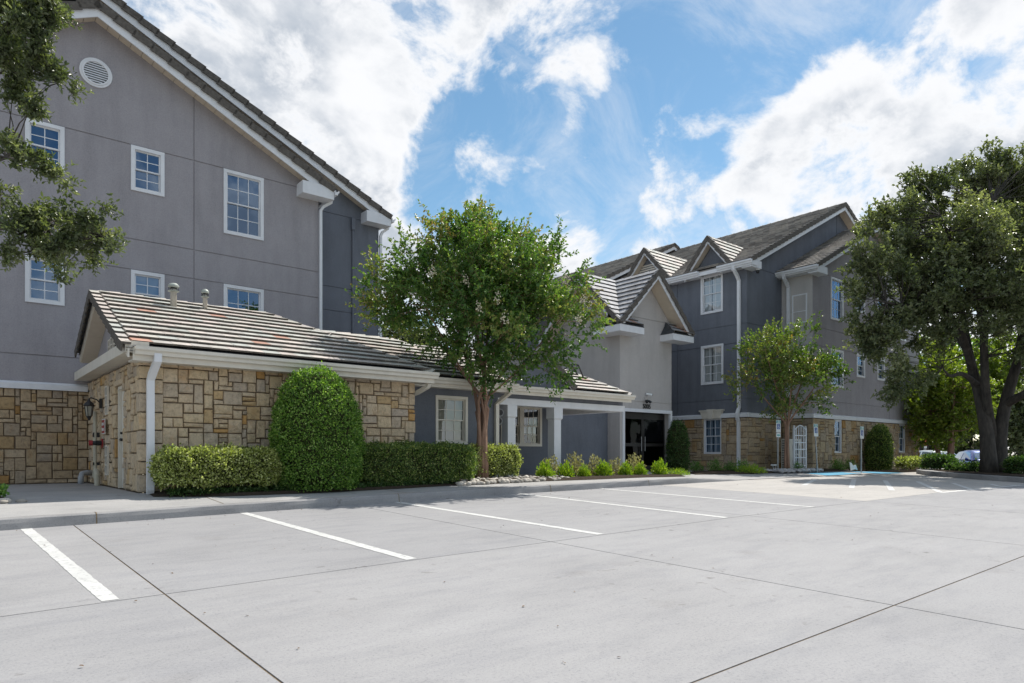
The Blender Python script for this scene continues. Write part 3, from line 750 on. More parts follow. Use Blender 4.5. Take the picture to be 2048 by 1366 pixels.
# its slate-coloured main body behind
p2 = Plane('v', 19.95); z2 = lambda u: 12.32 - .479 * abs(u - 2.7) - .2
wall(p2, [(8.0, -.1), (10.85, -.1), (10.85, z2(10.85)), (8.0, z2(8.0))], [], [ZA, ZB, ZC, ZD], [], 'slate', G)
gable_roof(G, 2.7, 8.4, 8.4, 8.3, 12.32, 19.58, 30, 19.95, mat='tile_dark', boards=34, step=.42, rakes=(0, 1))
eave_return(G, 10.22, 11.09, 19.55, 19.95, 8.02, 8.36)
mb = MB(); gutter(mb, (11.1, 19.5, 8.28), (11.1, 30, 8.28), (1, 0, 0)); mb.build('gutter', 'white', G)
MB().rtube([(11.12, 19.78, 8.15), (11.1, 19.8, 8.0), (10.95, 19.88, 7.88), (10.885, 19.88, 7.75), (10.885, 19.88, 0)], .075, .075, (0, 1, 0)).build('downspout', 'white', G)
cd = MB().rtube([(9.92, 19.92, 1), (9.92, 19.92, 8.0)], .05, .05); cd.box(9.865, 9.975, 19.86, 19.95, 7.75, 8.12); cd.build('conduit', 'slate', G)
mb = MB(); mb.poly([(8.19, 18.6, -.1), (8.19, 19.95, -.1), (8.19, 19.95, 8.1), (8.19, 18.6, 8.1)]); mb.poly([(10.85, 19.95, -.1), (10.85, 30, -.1), (10.85, 30, 8.2), (10.85, 19.95, 8.2)])
mb.poly([(-5.5, 30, -.1), (10.85, 30, -.1), (10.85, 30, 8.2), (2.7, 30, 12.1), (-5.5, 30, 8.2)]); mb.poly([(-2.85, 18.6, -.1), (-2.85, 30, -.1), (-2.85, 30, 8.1), (-2.85, 18.6, 8.1)])
mb.build('side_wall', 'slate', G)

# ================================================================== stone annex
AN = thing('stone_annex', 'low stone-clad annex with tiled roof, two vent pipes and cream gutter beside the hedges', 'building', (5.3, 15, 0))
sf, sl_ = Plane('v', 13.15), Plane('u', 2.6); ZE = 2.36
aw = (5.86, 6.43, .9, 1.95)
mb = MB(); wl = wall(sf, [(2.62, -.1), (8.02, -.1), (8.02, ZE), (2.62, ZE)], [hole_of(aw, .05)], [], [], 'mortar', AN)
st = ashlar(2.9, 8.04, -.02, 2.33, .086, holes=[(aw[0] - .02, aw[1] + .02, aw[2] - .02, aw[3] + .05)], seed=21)
st.sort(key=lambda r: (r[0] + r[1]) / 2 > 5.0 and (r[0] + r[1]) / 2 < 6.6 or r[3] < .6)
stonework(sf, st, wl, 'stone', 225)
window(AN, sf, aw, cols=2, backing='dark', trim=.05, proud=.01)
dh = (14.6, 15.28, -.05, 1.93)   # side door
wl2 = wall(sl_, [(13.17, -.1), (18.6, -.1), (18.6, ZE), (13.17, ZE)], [dh], [], [], 'mortar', AN)
st = ashlar(13.3, 18.58, -.02, 2.30, .098, holes=[(dh[0] - .04, dh[1] + .04, -1, dh[3] + .06)], seed=8); st.sort(key=lambda r: r[0]); stonework(sl_, st, wl2, 'stone', 85)
z = -.03                                                          # the corner is a column of long quoins
while z < 2.3:
    h = random.uniform(.2, .34); z1 = min(z + h, 2.33); J = lambda: random.uniform(-.008, .008)
    q = [(2.535 + J(), 13.085 + J()), (2.9 + J(), 13.085 + J()), (2.9 + J(), 13.3), (2.88, 13.3), (2.535 + J(), 13.3 + J())]
    mb = MB(); k = len(q); inn = [(x + .014 * (1 if x < 2.7 else -1) * (x < 2.7), y + .014 * (y < 13.2)) for x, y in q]
    lv = [[(x, y, z + .01) for x, y in inn], [(x, y, z + .026) for x, y in q], [(x, y, z1 - .024) for x, y in q], [(x, y, z1 - .008) for x, y in inn]]
    mb.add(sum(lv, []), [(a * k + i, a * k + (i + 1) % k, (a + 1) * k + (i + 1) % k, (a + 1) * k + i) for a in range(3) for i in range(k)] + [tuple(range(3 * k, 4 * k))]).build('stone', 'stone', wl); z = z1
mb = MB(); sl_.box(mb, dh[0] + .03, dh[1] - .03, -.03, dh[3] - .03, -.09, -.05); dr = mb.build('door', 'cream', AN)
mb = MB(); sl_.box(mb, dh[0] - .02, dh[0] + .03, -.03, dh[3] + .03, -.1, .012); sl_.box(mb, dh[1] - .03, dh[1] + .02, -.03, dh[3] + .03, -.1, .012); sl_.box(mb, dh[0] + .03, dh[1] - .03, dh[3] - .03, dh[3] + .03, -.1, .011); mb.build('door_frame', 'cream', dr)
mb = MB(); mb.tube([(2.655, 15.18, .92), (2.6, 15.18, .92)], .028, 10); mb.tube([(2.6, 15.18, .92), (2.6, 15.05, .915)], .012, 6); mb.tube([(2.66, 15.18, 1.05), (2.61, 15.18, 1.05)], .024, 10); mb.build('door_handle', 'black_metal', dr)
mb = MB(); sl_.box(mb, dh[0] - .12, dh[1] + .12, dh[3] + .035, dh[3] + .13, -.02, .07); mb.build('lintel', 'stone', AN)
# gable over the side wall: horizontal trim, vents, soffits
RU0, RV, RZ = 2.27, 16.0, 3.88; EV, EZ = 12.72, 2.40; BV, BZ = 18.0, 2.86     # rake plane, ridge line, front eave, back eave
gz = lambda v: (RZ - (RZ - EZ) / (RV - EV) * (RV - v) if v < RV else RZ - (RZ - BZ) / (BV - RV) * (v - RV)) - .19
wall(sl_, [(13.17, ZE + .1), (18.58, ZE + .1), (18.58, max(ZE + .11, gz(18.58))), (16.0, gz(16.0)), (13.17, ZE + .12)], [], [], [], 'taupe', AN)
mb = MB(); sl_.box(mb, 12.75, 18.58, ZE - .03, ZE + .16, -.02, .34); mb.build('gable_trim', 'cream', AN)
def slot_vent(a0, a1, z0, z1, nx, nz, d=.02):
    mb = MB(); fw = .028; sl_.box(mb, a0, a1, z0, z1, d - .018, d - .006)
    back = mb.build('vent', 'room', AN); fr = MB()
    for i in range(nx + 1): a = a0 + (a1 - a0) * i / nx; sl_.box(fr, a - fw / 2, a + fw / 2, z0 - fw / 2, z1 + fw / 2, d - .02, d + .022)
    for j in range(nz + 1): zz = z0 + (z1 - z0) * j / nz; sl_.box(fr, a0, a1, zz - fw / 2, zz + fw / 2, d - .02, d + .02)
    fr.build('vent_frame', 'cream', back); return back
slot_vent(15.15, 15.62, 2.66, 3.18, 1, 3); slot_vent(15.72, 15.93, 2.72, 3.0, 1, 2); slot_vent(16.0, 16.2, 2.72, 2.98, 1, 2)
slot_vent(15.98, 16.2, 1.46, 2.02, 1, 3, .075); slot_vent(15.98, 16.2, .22, .80, 1, 3, .075)
# roof
HR = (5.75, 16.0)                 # ridge end where the right-hand hip starts
EC = (8.3, 12.72)                 # front right eave corner
rb = MB(); T = .05
rb.poly([(RU0, EV, EZ), (EC[0], EC[1], EZ), (HR[0], RV, RZ), (RU0, RV, RZ)]); rb.poly([(RU0, BV, BZ), (RU0, RV, RZ), (HR[0], RV, RZ), (HR[0] + 1.2, BV, BZ)])
rb.poly([(EC[0], EV, EZ), (EC[0], BV, EZ), (HR[0], RV, RZ)]); rb.poly([(RU0, EV, EZ - T), (EC[0], EC[1], EZ - T), (HR[0], RV, RZ - T), (RU0, RV, RZ - T)])
roof = rb.build('roof', 'tile_dark', AN)
SLP = math.hypot(RV - EV, RZ - EZ); cb, sb_ = (RV - EV) / SLP, (RZ - EZ) / SLP
tile_field(roof, (RU0 + .1, EV - .02, EZ), (1, 0, 0), (0, cb, sb_), [(0, .1), (EC[0] - RU0 - .16, .1), (HR[0] - RU0 - .1, SLP + .01), (0, SLP + .01)], .315, .302, 'tile',
           red=((0, 0), (7, 2), (8, 6), (2, 7), (4, 9)))
run_tiles(roof, (RU0 + .07, EV, EZ), (RU0 + .07, RV, RZ), (0, -sb_, cb), 'tile', 'rake', .302, -1, .15)
bs = math.hypot(BV - RV, RZ - BZ); run_tiles(roof, (RU0 + .07, BV, BZ), (RU0 + .07, RV, RZ), (0, (RZ - BZ) / bs, (BV - RV) / bs), 'tile_dark', 'rake', .302, 1, .15)
run_tiles(roof, (HR[0], RV, RZ + .06), (RU0 + .05, RV, RZ + .06), (0, 0, 1), 'tile', 'ridge', .43)
run_tiles(roof, (EC[0], EC[1], EZ + .075), (HR[0], RV, RZ + .075), (0, 0, 1), 'tile', 'ridge', .43)
pf = Plane('u', RU0 + .02); mb = MB(); rake_board(mb, pf, (EV, EZ - .01), (RV, RZ - .01), .15, -.03, 0); rake_board(mb, pf, (BV, BZ - .01), (RV, RZ - .01), .15, -.03, 0); mb.build('fascia', 'cream', roof)
soffit(roof, (RU0 + .05, BV, BZ - .17), (RU0 + .05, RV, RZ - .17), (.36, 0, 0), 13); soffit(roof, (RU0 + .05, EV + .1, EZ - .14), (RU0 + .05, RV, RZ - .17), (.36, 0, 0), 14)
mb = MB(); mb.poly([(RU0 + .1, EV - .02, EZ + .03), (EC[0] - .02, EV - .02, EZ + .03), (EC[0] - .14, EV + .14, EZ + .088), (RU0 + .1, EV + .14, EZ + .088)]); mb.build('flashing', 'gutter_dark', roof)
mb = MB(); gutter(mb, (RU0 + .12, EV + .0, EZ + .03), (EC[0] + .05, EV + .0, EZ + .03), (0, -1, 0), .13, .135); mb.build('gutter', 'cream', AN)
mb = MB(); mb.box(RU0 + .1, EC[0], EV + .005, EV + .03, EZ - .2, EZ + .01); mb.box(RU0 + .12, EC[0] - .02, EV + .03, 13.2, EZ - .19, EZ - .165); mb.build('eave_board', 'cream', AN)
MB().rtube([(2.73, 12.66, 2.33), (2.73, 12.66, 2.22), (2.70, 12.92, 2.0), (2.69, 13.0, 1.9), (2.69, 13.0, .1), (2.68, 12.97, .02), (2.66, 12.86, -.02)], .115, .09).build('downspout', 'white', AN)
MB().rtube([(8.2, 12.78, 2.2), (8.2, 12.85, 2.13), (8.12, 13.12, 2.02), (8.07, 13.3, 1.97)], .09, .08).build('downspout', 'cream', AN)
# vent pipes through the roof
def on_annex_roof(px, py):
    a, b = coef(px); k = (RZ - EZ) / (RV - EV)
    d = (EZ - CZ - k * EV) / ((908 - py) / F - k * b); return Vector((a * d, b * d, CZ + (908 - py) / F * d))
for px, py, top, r in ((347, 622, 565, .062), (410, 626, 577, .046)):
    p = on_annex_roof(px, py); h = (py - top) / F * dep(p.x, p.y); mb = MB(); mb.lathe((p.x, p.y, p.z - .1), [(r, 0), (r, h - .05), (r * .97, h - .04)], 18); pp = mb.build('vent_pipe', 'pipe', roof, True)
    mb = MB(); zt = p.z + h - .2; mb.lathe((p.x, p.y, zt), [(r * 1.05, 0), (r * 1.72, .012), (r * 1.76, .022), (r * 1.1, .03)], 20); mb.lathe((p.x, p.y, zt + .09), [(r * 1.5, 0), (r * 1.78, .02), (r * 1.7, .05), (r * 1.1, .085), (.01, .1)], 20)
    mb.build('pipe_cap', 'pipe_cap', pp); mb = MB()
    mb.lathe((p.x, p.y, zt + .03), [(r * .9, 0), (r * .9, .06)], 12)
    for k in range(6):
        a = k * math.pi / 3; mb.tube([(p.x + r * 1.45 * math.cos(a), p.y + r * 1.45 * math.sin(a), zt + .02), (p.x + r * 1.45 * math.cos(a), p.y + r * 1.45 * math.sin(a), zt + .1)], .007, 5)
    mb.build('cap_grille', 'black_metal', pp)
    # rough mortar collar
    mb = MB(); vs = []; n = 22
    for k in range(n):
        a = 2 * math.pi * k / n; ex = random.uniform(.16, .3) * (1.4 if abs(math.cos(a)) > .7 else .7); x, y = p.x + ex * math.cos(a), p.y + ex * .8 * math.sin(a); vs.append((x, y, EZ + (RZ - EZ) / (RV - EV) * (y - EV) + .062))
    vs.append((p.x, p.y, p.z + .11)); mb.add(vs, [(k, (k + 1) % n, n) for k in range(n)]); mb.build('mortar_collar', 'pipe', pp)

# ================================================================== office wing with the porch
OF = thing('office_wing', 'low slate-painted office wing with white porch columns and tiled hip roof behind the crape myrtle', 'building', (12, 16, 0))
po = Plane('v', 13.8); pw = Plane('v', 17.2)
r1 = (u_at(870.5, 13.8), u_at(934.5, 13.8), po.z(870.5, 888) , po.z(870.5, 790))
wall(po, [(8.0, -.1), (10.95, -.1), (10.95, 2.34), (8.0, 2.34)], [hole_of(r1, .07)], [], [], 'slate', OF)
window(OF, po, r1, cols=3, backing='blind', trim=.07, tmat='cream', glass='glass_soft')
mb = MB(); mb.poly([(10.95, 13.8, -.1), (10.95, 17.2, -.1), (10.95, 17.2, 2.34), (10.95, 13.8, 2.34)]); mb.build('side_wall', 'slate', OF)
r2 = (u_at(1001, 17.2), u_at(1083, 17.2), pw.z(1083, 893), pw.z(1083, 813))
wall(pw, [(10.9, -.1), (18.85, -.1), (18.85, 2.6), (10.9, 2.6)], [hole_of(r2, .09)], [], [], 'slate', OF)
wn = window(OF, pw, (r2[0] + (r2[1] - r2[0]) * .5 - .0, r2[1], r2[2], r2[3]), cols=3, backing='dark', trim=.09, tmat='cream', glass='glass_soft')
window(OF, pw, (r2[0], r2[0] + (r2[1] - r2[0]) * .5, r2[2], r2[3]), cols=3, backing='dark', trim=.09, tmat='cream', glass='glass_soft')
for k in range(6):   # notices taped inside the panes
    a = r2[0] + (r2[1] - r2[0]) * (.56 + .125 * (k % 3)); z = r2[2] + (r2[3] - r2[2]) * (.32 if k < 3 else .56)
    mb = MB(); pw.box(mb, a, a + .17, z, z + .23, -.115, -.112); mb.build('paper_notice', 'white', wn)
mb = MB(); pw.box(mb, 10.97, 11.09, -.03, 2.2, 0, .05); mb.build('corner_trim', 'white', OF)
# porch: frieze, beam, columns
mb = MB(); mb.box(10.95, 16.0, 14.0, 14.25, 2.115, 2.34); mb.build('frieze', 'slate', OF)
mb = MB(); mb.box(10.9, 16.05, 13.96, 14.29, 1.94, 2.113); mb.box(15.75, 16.05, 14.29, 17.1, 1.94, 2.113); mb.build('porch_beam', 'white', OF)
for cx in (11.56, 13.24):
    mb = MB(); mb.box(cx - .13, cx + .13, 13.99, 14.25, .38, 1.62); col = mb.build('column', 'white', OF)
    mb = MB(); mb.box(cx - .165, cx + .165, 13.955, 14.285, 1.64, 1.938); mb.hexa([(cx - .13, 13.99, 1.6), (cx + .13, 13.99, 1.6), (cx + .13, 14.25, 1.6), (cx - .13, 14.25, 1.6), (cx - .165, 13.955, 1.64), (cx + .165, 13.955, 1.64), (cx + .165, 14.285, 1.64), (cx - .165, 14.285, 1.64)]); mb.build('capital', 'white', col)
    mb = MB(); mb.box(cx - .165, cx + .165, 13.955, 14.285, -.04, .34); mb.hexa([(cx - .165, 13.955, .34), (cx + .165, 13.955, .34), (cx + .165, 14.285, .34), (cx - .165, 14.285, .34), (cx - .13, 13.99, .38), (cx + .13, 13.99, .38), (cx + .13, 14.25, .38), (cx - .13, 14.25, .38)]); mb.build('column_base', 'white', col)
# office roof and porch roof (both hipped towards the right)
k0 = (RZ - EZ) / (RV - EV)
def hip_roof(u0, uc, v0, vr, hip_u, name, red, first):
    ze = 2.39; zr_ = ze + k0 * (vr - v0); mb = MB()
    mb.poly([(u0, v0, ze), (uc, v0, ze), (hip_u, vr, zr_), (u0, vr, zr_)]); mb.poly([(uc, v0, ze), (uc + .3, vr + vr - v0, ze), (hip_u, vr, zr_)]); mb.poly([(u0, vr, zr_), (hip_u, vr, zr_), (uc, 2 * vr - v0, ze), (u0, 2 * vr - v0, ze)])
    rf = mb.build('roof', 'tile_dark', OF); S = math.hypot(vr - v0, zr_ - ze)
    tile_field(rf, (u0, v0 - .02, ze), (1, 0, 0), (0, (vr - v0) / S, (zr_ - ze) / S), [(first, .1), (uc - u0 - .08, .1), (hip_u - u0, S), (first * .45, S)], .315, .302, 'tile', red=red)
    run_tiles(rf, (hip_u, vr, zr_ + .06), (u0, vr, zr_ + .06), (0, 0, 1), 'tile', 'ridge', .43); run_tiles(rf, (uc, v0, ze + .075), (hip_u, vr, zr_ + .075), (0, 0, 1), 'tile', 'ridge', .43)
    mb = MB(); mb.poly([(u0 + first, v0 - .02, ze + .03), (uc, v0 - .02, ze + .03), (uc - .1, v0 + .14, ze + .088), (u0 + first, v0 + .14, ze + .088)]); mb.build('flashing', 'gutter_dark', rf)
    return rf, ze, zr_
hip_roof(5.9, 11.15, 13.37, 16.2, 9.25, 'office', ((2, 10), (4, 12), (6, 11)), 1.75)
prf, pze, pzr = hip_roof(8.8, 16.05, 13.69, 16.4, 14.5, 'porch', ((3, 18),), 1.2)
mb = MB(); gutter(mb, (8.0, 13.37, 2.42), (11.2, 13.37, 2.42), (0, -1, 0), .13, .135); mb.build('gutter', 'cream', OF)
mb = MB(); mb.box(8.0, 11.15, 13.375, 13.4, 2.2, 2.4); mb.box(8.0, 11.15, 13.4, 13.85, 2.22, 2.245); mb.build('eave_board', 'cream', OF)
mb = MB(); gutter(mb, (11.1, 13.69, 2.42), (16.1, 13.69, 2.42), (0, -1, 0), .13, .135); mb.build('gutter', 'cream', OF)
mb = MB(); mb.box(11.1, 16.05, 13.695, 13.72, 2.2, 2.4); mb.box(11.1, 16.05, 13.72, 17.2, 2.33, 2.35); mb.build('eave_board', 'cream', OF)
MB().rtube([(10.98, 13.32, 2.3), (10.98, 13.34, 2.2), (10.9, 13.6, 2.03), (10.86, 13.74, 1.92), (10.86, 13.75, -.02)], .1, .08).build('downspout', 'cream', OF)
# small gable on the porch eave
gu, gh, gr = 12.3, 1.22, 1.02; pg = Plane('v', 13.72); mb = MB(); q = pg.w
mb.poly([q(gu - gh + .1, 2.44, 0), q(gu + gh - .1, 2.44, 0), q(gu, 2.44 + gr - .09, 0)]); pgw = mb.build('porch_gable', 'slate', OF)
mb = MB(); P = lambda s: [(gu + s * gh, 13.60, 2.46), (gu, 13.60, 2.46 + gr), (gu, 13.69 + gr / k0, 2.46 + gr), (gu + s * gh, 13.75, 2.46)]
for s in (-1, 1): p = P(s); mb.hexa([(x, y, z - .05) for x, y, z in p] + p)
mb.build('gable_roof', 'tile_dark', pgw)
mb = MB(); rake_board(mb, Plane('v', 13.6), (gu - gh, 2.44), (gu, 2.44 + gr), .1, -.03, 0); rake_board(mb, Plane('v', 13.6), (gu + gh, 2.44), (gu, 2.44 + gr), .1, -.03, 0); mb.build('fascia', 'white', pgw)
S = math.hypot(gh, gr); run_tiles(pgw, (gu - gh, 13.65, 2.46), (gu, 13.65, 2.46 + gr), (-gr, 0, gh), 'tile_dark', 'rake', .36, 1, .12); run_tiles(pgw, (gu + gh, 13.65, 2.46), (gu, 13.65, 2.46 + gr), (gr, 0, gh), 'tile_dark', 'rake', .36, -1, .12)

# ================================================================== entry tower
TW = thing('entry_tower', 'two-storey grey entry tower with crossed steep tiled gables over dark glass doors', 'building', (20.3, 18, 0))
tf, tl = Plane('v', 16.6), Plane('u', 18.82); TE, TP = 5.26, 7.40; c0, c1 = 18.14, 22.4; w0, w1 = 16.0, 20.26; cu, cv = 20.27, 18.13
sp = (TP - TE) / (cu - c0); dz0, dz1 = u_at(1244, 16.6), u_at(1342.5, 16.6)
topz = lambda a, c: TP - sp * abs(a - c) - .22
door = (dz0 + .07, dz1 - .07, -.05, 2.23)
jz = z_at(803.5, 20, 16.6)
wall(tf, [(18.82, -.1), (21.83, -.1), (21.83, topz(21.83, cu)), (cu, topz(cu, cu)), (18.82, topz(18.82, cu))], [door], [jz, 5.72], [], 'lightgrey', TW, reveal=.35)
wall(tl, [(16.6, -.1), (19.6, -.1), (19.6, topz(19.6, cv)), (cv, topz(cv, cv)), (16.6, topz(16.6, cv))], [], [jz, 5.72], [], 'lightgrey', TW)
mb = MB(); mb.poly([(21.83, 16.6, -.1), (21.83, 24, -.1), (21.83, 24, 5.6), (21.83, 16.6, 5.6)]); mb.poly([(18.82, 19.6, -.1), (18.82, 24, -.1), (18.82, 24, 5.0), (18.82, 19.6, 5.0)]); mb.build('side_wall', 'lightgrey', TW)
per = [(c0, w0, TE), (cu, w0, TP), (c1, w0, TE), (c1, cv, TP), (c1, w1, TE), (cu, w1, TP), (c0, w1, TE), (c0, cv, TP)]
mb = MB(); mb.add(per + [(cu, cv, TP)], [(i, (i + 1) % 8, 8) for i in range(8)]); mb.add([(x, y, z - .05) for x, y, z in per + [(cu, cv, TP)]], [(i, (i + 1) % 8, 8) for i in range(8)]); troof = mb.build('roof', 'tile_grey', TW)
S = math.hypot(cu - c0, TP - TE); cc, ss = (cu - c0) / S, (TP - TE) / S; W = cu - c0
tile_field(troof, (c0, cv, TE), (0, -1, 0), (cc, 0, ss), [(W - .03, .12), (W - .03, S), (0.02, S)], .33, .30, 'tile_grey')
tile_field(troof, (c0, w0, TE), (1, 0, 0), (0, cc, ss), [(.03, .12), (W - .02, S), (.03, S)], .33, .30, 'tile_grey')
tf2, tl2 = Plane('v', w0), Plane('u', c0); mb = MB()
for s in (-1, 1): rake_board(mb, tf2, (cu + s * W, TE - .01), (cu, TP - .01), .27, -.03, 0); rake_board(mb, tl2, (cv + s * W, TE - .01), (cv, TP - .01), .27, -.03, 0)
mb.build('fascia', 'white', troof)
run_tiles(troof, (c0, w0 + .06, TE), (cu, w0 + .06, TP), (-ss, 0, cc), 'tile_dark', 'rake', .38, 1, .12); run_tiles(troof, (c1, w0 + .06, TE), (cu, w0 + .06, TP), (ss, 0, cc), 'tile_dark', 'rake', .38, -1, .12)
run_tiles(troof, (c0 + .06, w0, TE), (c0 + .06, cv, TP), (0, -ss, cc), 'tile_dark', 'rake', .38, -1, .12); run_tiles(troof, (c0 + .06, w1, TE), (c0 + .06, cv, TP), (0, ss, cc), 'tile_dark', 'rake', .38, 1, .12)
run_tiles(troof, (c0, cv, TP + .05), (cu, cv, TP + .05), (0, 0, 1), 'tile_grey', 'ridge', .42); run_tiles(troof, (cu, w0, TP + .05), (cu, cv, TP + .05), (0, 0, 1), 'tile_grey', 'ridge', .42)
for s in (-1, 1):
    soffit(troof, (cu + s * W, w0 + .031, TE - .2), (cu, w0 + .031, TP - .2), (0, .57, 0), 17); soffit(troof, (c0 + .031, cv + s * W, TE - .2), (c0 + .031, cv, TP - .2), (.65, 0, 0), 15)
# boxed returns with their own little roofs
def small_return(x0, x1, y0, y1, dz):
    mb = MB(); mb.box(x0, x1, y0, y1, 4.96 + dz, 5.2 - dz); o = mb.build('eave_return', 'white', TW); return o
rl = 1.28
for (x0, x1) in ((c0 - .0, c0 + rl), (c1 - rl, c1)):
    o = small_return(x0, x1, w0 - .03, 16.6, 0); mb = MB()
    left = x0 > 20; h = .46; inn = .32
    A = [(x0, w0 - .05, 5.215), (x1, w0 - .05, 5.215), (x1 if left else x1 - inn, 16.58, 5.215 + h), (x0 + (inn if left else 0), 16.58, 5.215 + h)]
    mb.poly(A); mb.poly([A[0], A[3], (x0, 16.58, 5.215)]); mb.poly([A[1], A[2], (x1, 16.58, 5.215)]); mb.build('return_roof', 'tile_dark', o)
    S2 = math.hypot(.63, h); L = x1 - x0
    poly = [(inn * .1 if left else .02, .04), (L - (.02 if left else inn * .1), .04), (L if left else L - inn, S2), (inn if left else 0, S2)]
    tile_field(o, (x0, w0 - .06, 5.215), (1, 0, 0), (0, .63 / S2, h / S2), poly, .3, .27, 'tile_grey', red=((0, 2), (1, 2)))
    e = (x0 + inn * .15, x0 + inn) if left else (x1 - inn * .15, x1 - inn); run_tiles(o, (e[0], w0 - .03, 5.25), (e[1], 16.56, 5.25 + h), (0, 0, 1), 'tile_dark', 'ridge', .34, width=.06)
o = small_return(c0 - .03, 18.82, w0 - .027, w0 + rl, .003); h = .46; mb = MB(); A = [(c0 - .05, w0, 5.215), (c0 - .05, w0 + rl, 5.215), (18.8, w0 + rl - .32, 5.215 + h), (18.8, w0, 5.215 + h)]
mb.poly(A); mb.poly([A[1], A[2], (18.8, w0 + rl, 5.215)]); mb.build('return_roof', 'tile_dark', o); S2 = math.hypot(.7, h)
tile_field(o, (c0 - .06, w0 + rl, 5.215), (0, -1, 0), (.7 / S2, 0, h / S2), [(.03, .04), (rl - .02, .04), (rl, S2), (.32, S2)], .3, .27, 'tile_grey', red=((0, 1),))
# entrance: white frame, bronze storefront doors
mb = MB(); tf.box(mb, dz0, dz0 + .11, -.03, 2.32, -.05, .05); tf.box(mb, dz1 - .11, dz1, -.03, 2.32, -.05, .05); tf.box(mb, dz0 + .11, dz1 - .11, 2.2, 2.32, -.05, .048); mb.build('door_surround', 'white', TW)
i0, i1 = dz0 + .11, dz1 - .11; mid = (i0 + i1) / 2; mb = MB(); D0, D1 = -.3, -.24
for a in (i0, mid - .06, mid + .005, i1 - .055): tf.box(mb, a, a + .055, -.03, 2.2, D0, D1)
for z0, z1 in ((-.03, .2), (.93, 1.05), (1.96, 2.2)):
    tf.box(mb, i0 + .055, mid - .06, z0, z1, D0 + .003, D1 - .003); tf.box(mb, mid + .06, i1 - .055, z0, z1, D0 + .003, D1 - .003)
dr = mb.build('entrance_door', 'bronze', TW)
for a0, a1 in ((i0 + .055, mid - .06), (mid + .06, i1 - .055)):
    for z0, z1 in ((.2, .93), (1.05, 1.96)): MB().poly([tf.w(a0, z0, -.27), tf.w(a1, z0, -.27), tf.w(a1, z1, -.27), tf.w(a0, z1, -.27)]).build('pane', 'glass_dark', dr)
    c = MB(); fw = .02
mb = MB()
for a in (mid - .11, mid + .10): mb.tube([tf.w(a, .75, -.2), tf.w(a, 1.3, -.2)], .012, 8)
mb.build('door_handle', 'steel', dr)
mb = MB(); tf.box(mb, mid + .12, i1 - .09, 1.1, 1.9, -.31, -.305); tf.box(mb, mid + .135, i1 - .105, 1.115, 1.885, -.3045, -.302); mb.build('door_poster', 'room', dr)
mb = MB(); o = [(i0 - .05, -.03), (i1 + .05, -.03), (i1 + .05, 2.3), (i0 - .05, 2.3)]; mb.poly([tf.w(*p, -3) for p in o])
for p0, p1 in zip(o, o[1:] + o[:1]): mb.poly([tf.w(*p0, -.34), tf.w(*p1, -.34), tf.w(*p1, -3), tf.w(*p0, -3)])
mb.build('lobby', 'room', dr)
mb = MB(); tf.box(mb, i0 + .15, i0 + .75, -.03, .75, -1.6, -1.1); mb.build('lobby_counter', 'blind', dr)
def text(body, size, loc, rotz, mat, parent, name, ext=.006, tilt=0):
    cu_ = bpy.data.curves.new(name, 'FONT'); cu_.body = body; cu_.size = size; cu_.extrude = ext; cu_.offset = size * .03; cu_.align_x = 'CENTER'; cu_.align_y = 'CENTER'; cu_.materials.append(M[mat])
    t_ = bpy.data.objects.new('text_source', cu_); me = bpy.data.meshes.new_from_object(t_); me.name = name; bpy.data.objects.remove(t_); bpy.data.curves.remove(cu_)
    o = bpy.data.objects.new(name, me); COL.objects.link(o); o.parent = parent
    if parent is not None and parent.type == 'EMPTY' and parent.get('_w'): o.matrix_parent_inverse = Matrix.Translation(parent.location).inverted()
    o.location = loc; o.rotation_euler = (R(90), 0, rotz); return o
nu = u_at(1295, 16.55)
text('5005', .23, (nu, 16.585, tf.z(1295, 813.5)), 0, 'black_metal', TW, 'house_number')

# ================================================================== right apartment building
RB = thing('apartment_building', 'slate and taupe three-storey apartment block with stone ground floor, right of the entry tower', 'building', (31, 16, 0))
ZAr, ZBr, ZCr, ZDr = 8.12, 5.84, 5.10, 2.84
pu, pv, wu, wv = Plane('u', 24.4), Plane('v', 14.9), Plane('u', 27.05), Plane('v', 13.57)
ra = (pu.at(1446), pu.at(1402), pu.z(1402, 630.3), pu.z(1402, 552.8)); rb_ = (pu.at(1447), pu.at(1402.5), pu.z(1402.5, 770.5), pu.z(1402.5, 693))
rc = (pu.at(1443), pu.at(1407.5), pu.z(1425, 908), 2.12)
holes = [hole_of(ra), hole_of(rb_)]
wall(pu, [(14.9, 2.1), (23.9, 2.1), (23.9, 8.15), (14.9, 8.15)], holes, [ZBr, ZCr, ZDr], [pu.at(1355)], 'slate', RB)
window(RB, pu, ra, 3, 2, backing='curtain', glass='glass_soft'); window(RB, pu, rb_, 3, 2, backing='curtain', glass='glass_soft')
zm = lambda u: 12.2 - .5 * abs(u - 32.0) - .2
wall(pv, [(24.4, 2.1), (32, 2.1), (40, 2.1), (40, zm(40)), (32, zm(32)), (24.4, zm(24.4))], [], [ZAr, ZBr, ZCr, ZDr], [32.0], 'slate', RB)
rg = (wu.at(1612), wu.at(1587), wu.z(1600, 644), wu.z(1600, 591))
wall(wu, [(13.57, 2.1), (14.9, 2.1), (14.9, 8.05), (13.57, 8.05)], [], [ZBr, ZCr], [], 'lightgrey', RB)
mb = MB(); wu.box(mb, rg[0], rg[1], rg[2], rg[3], 0, .012); ip = mb.build('infill_panel', 'lightgrey', RB); mb = MB(); t = .05
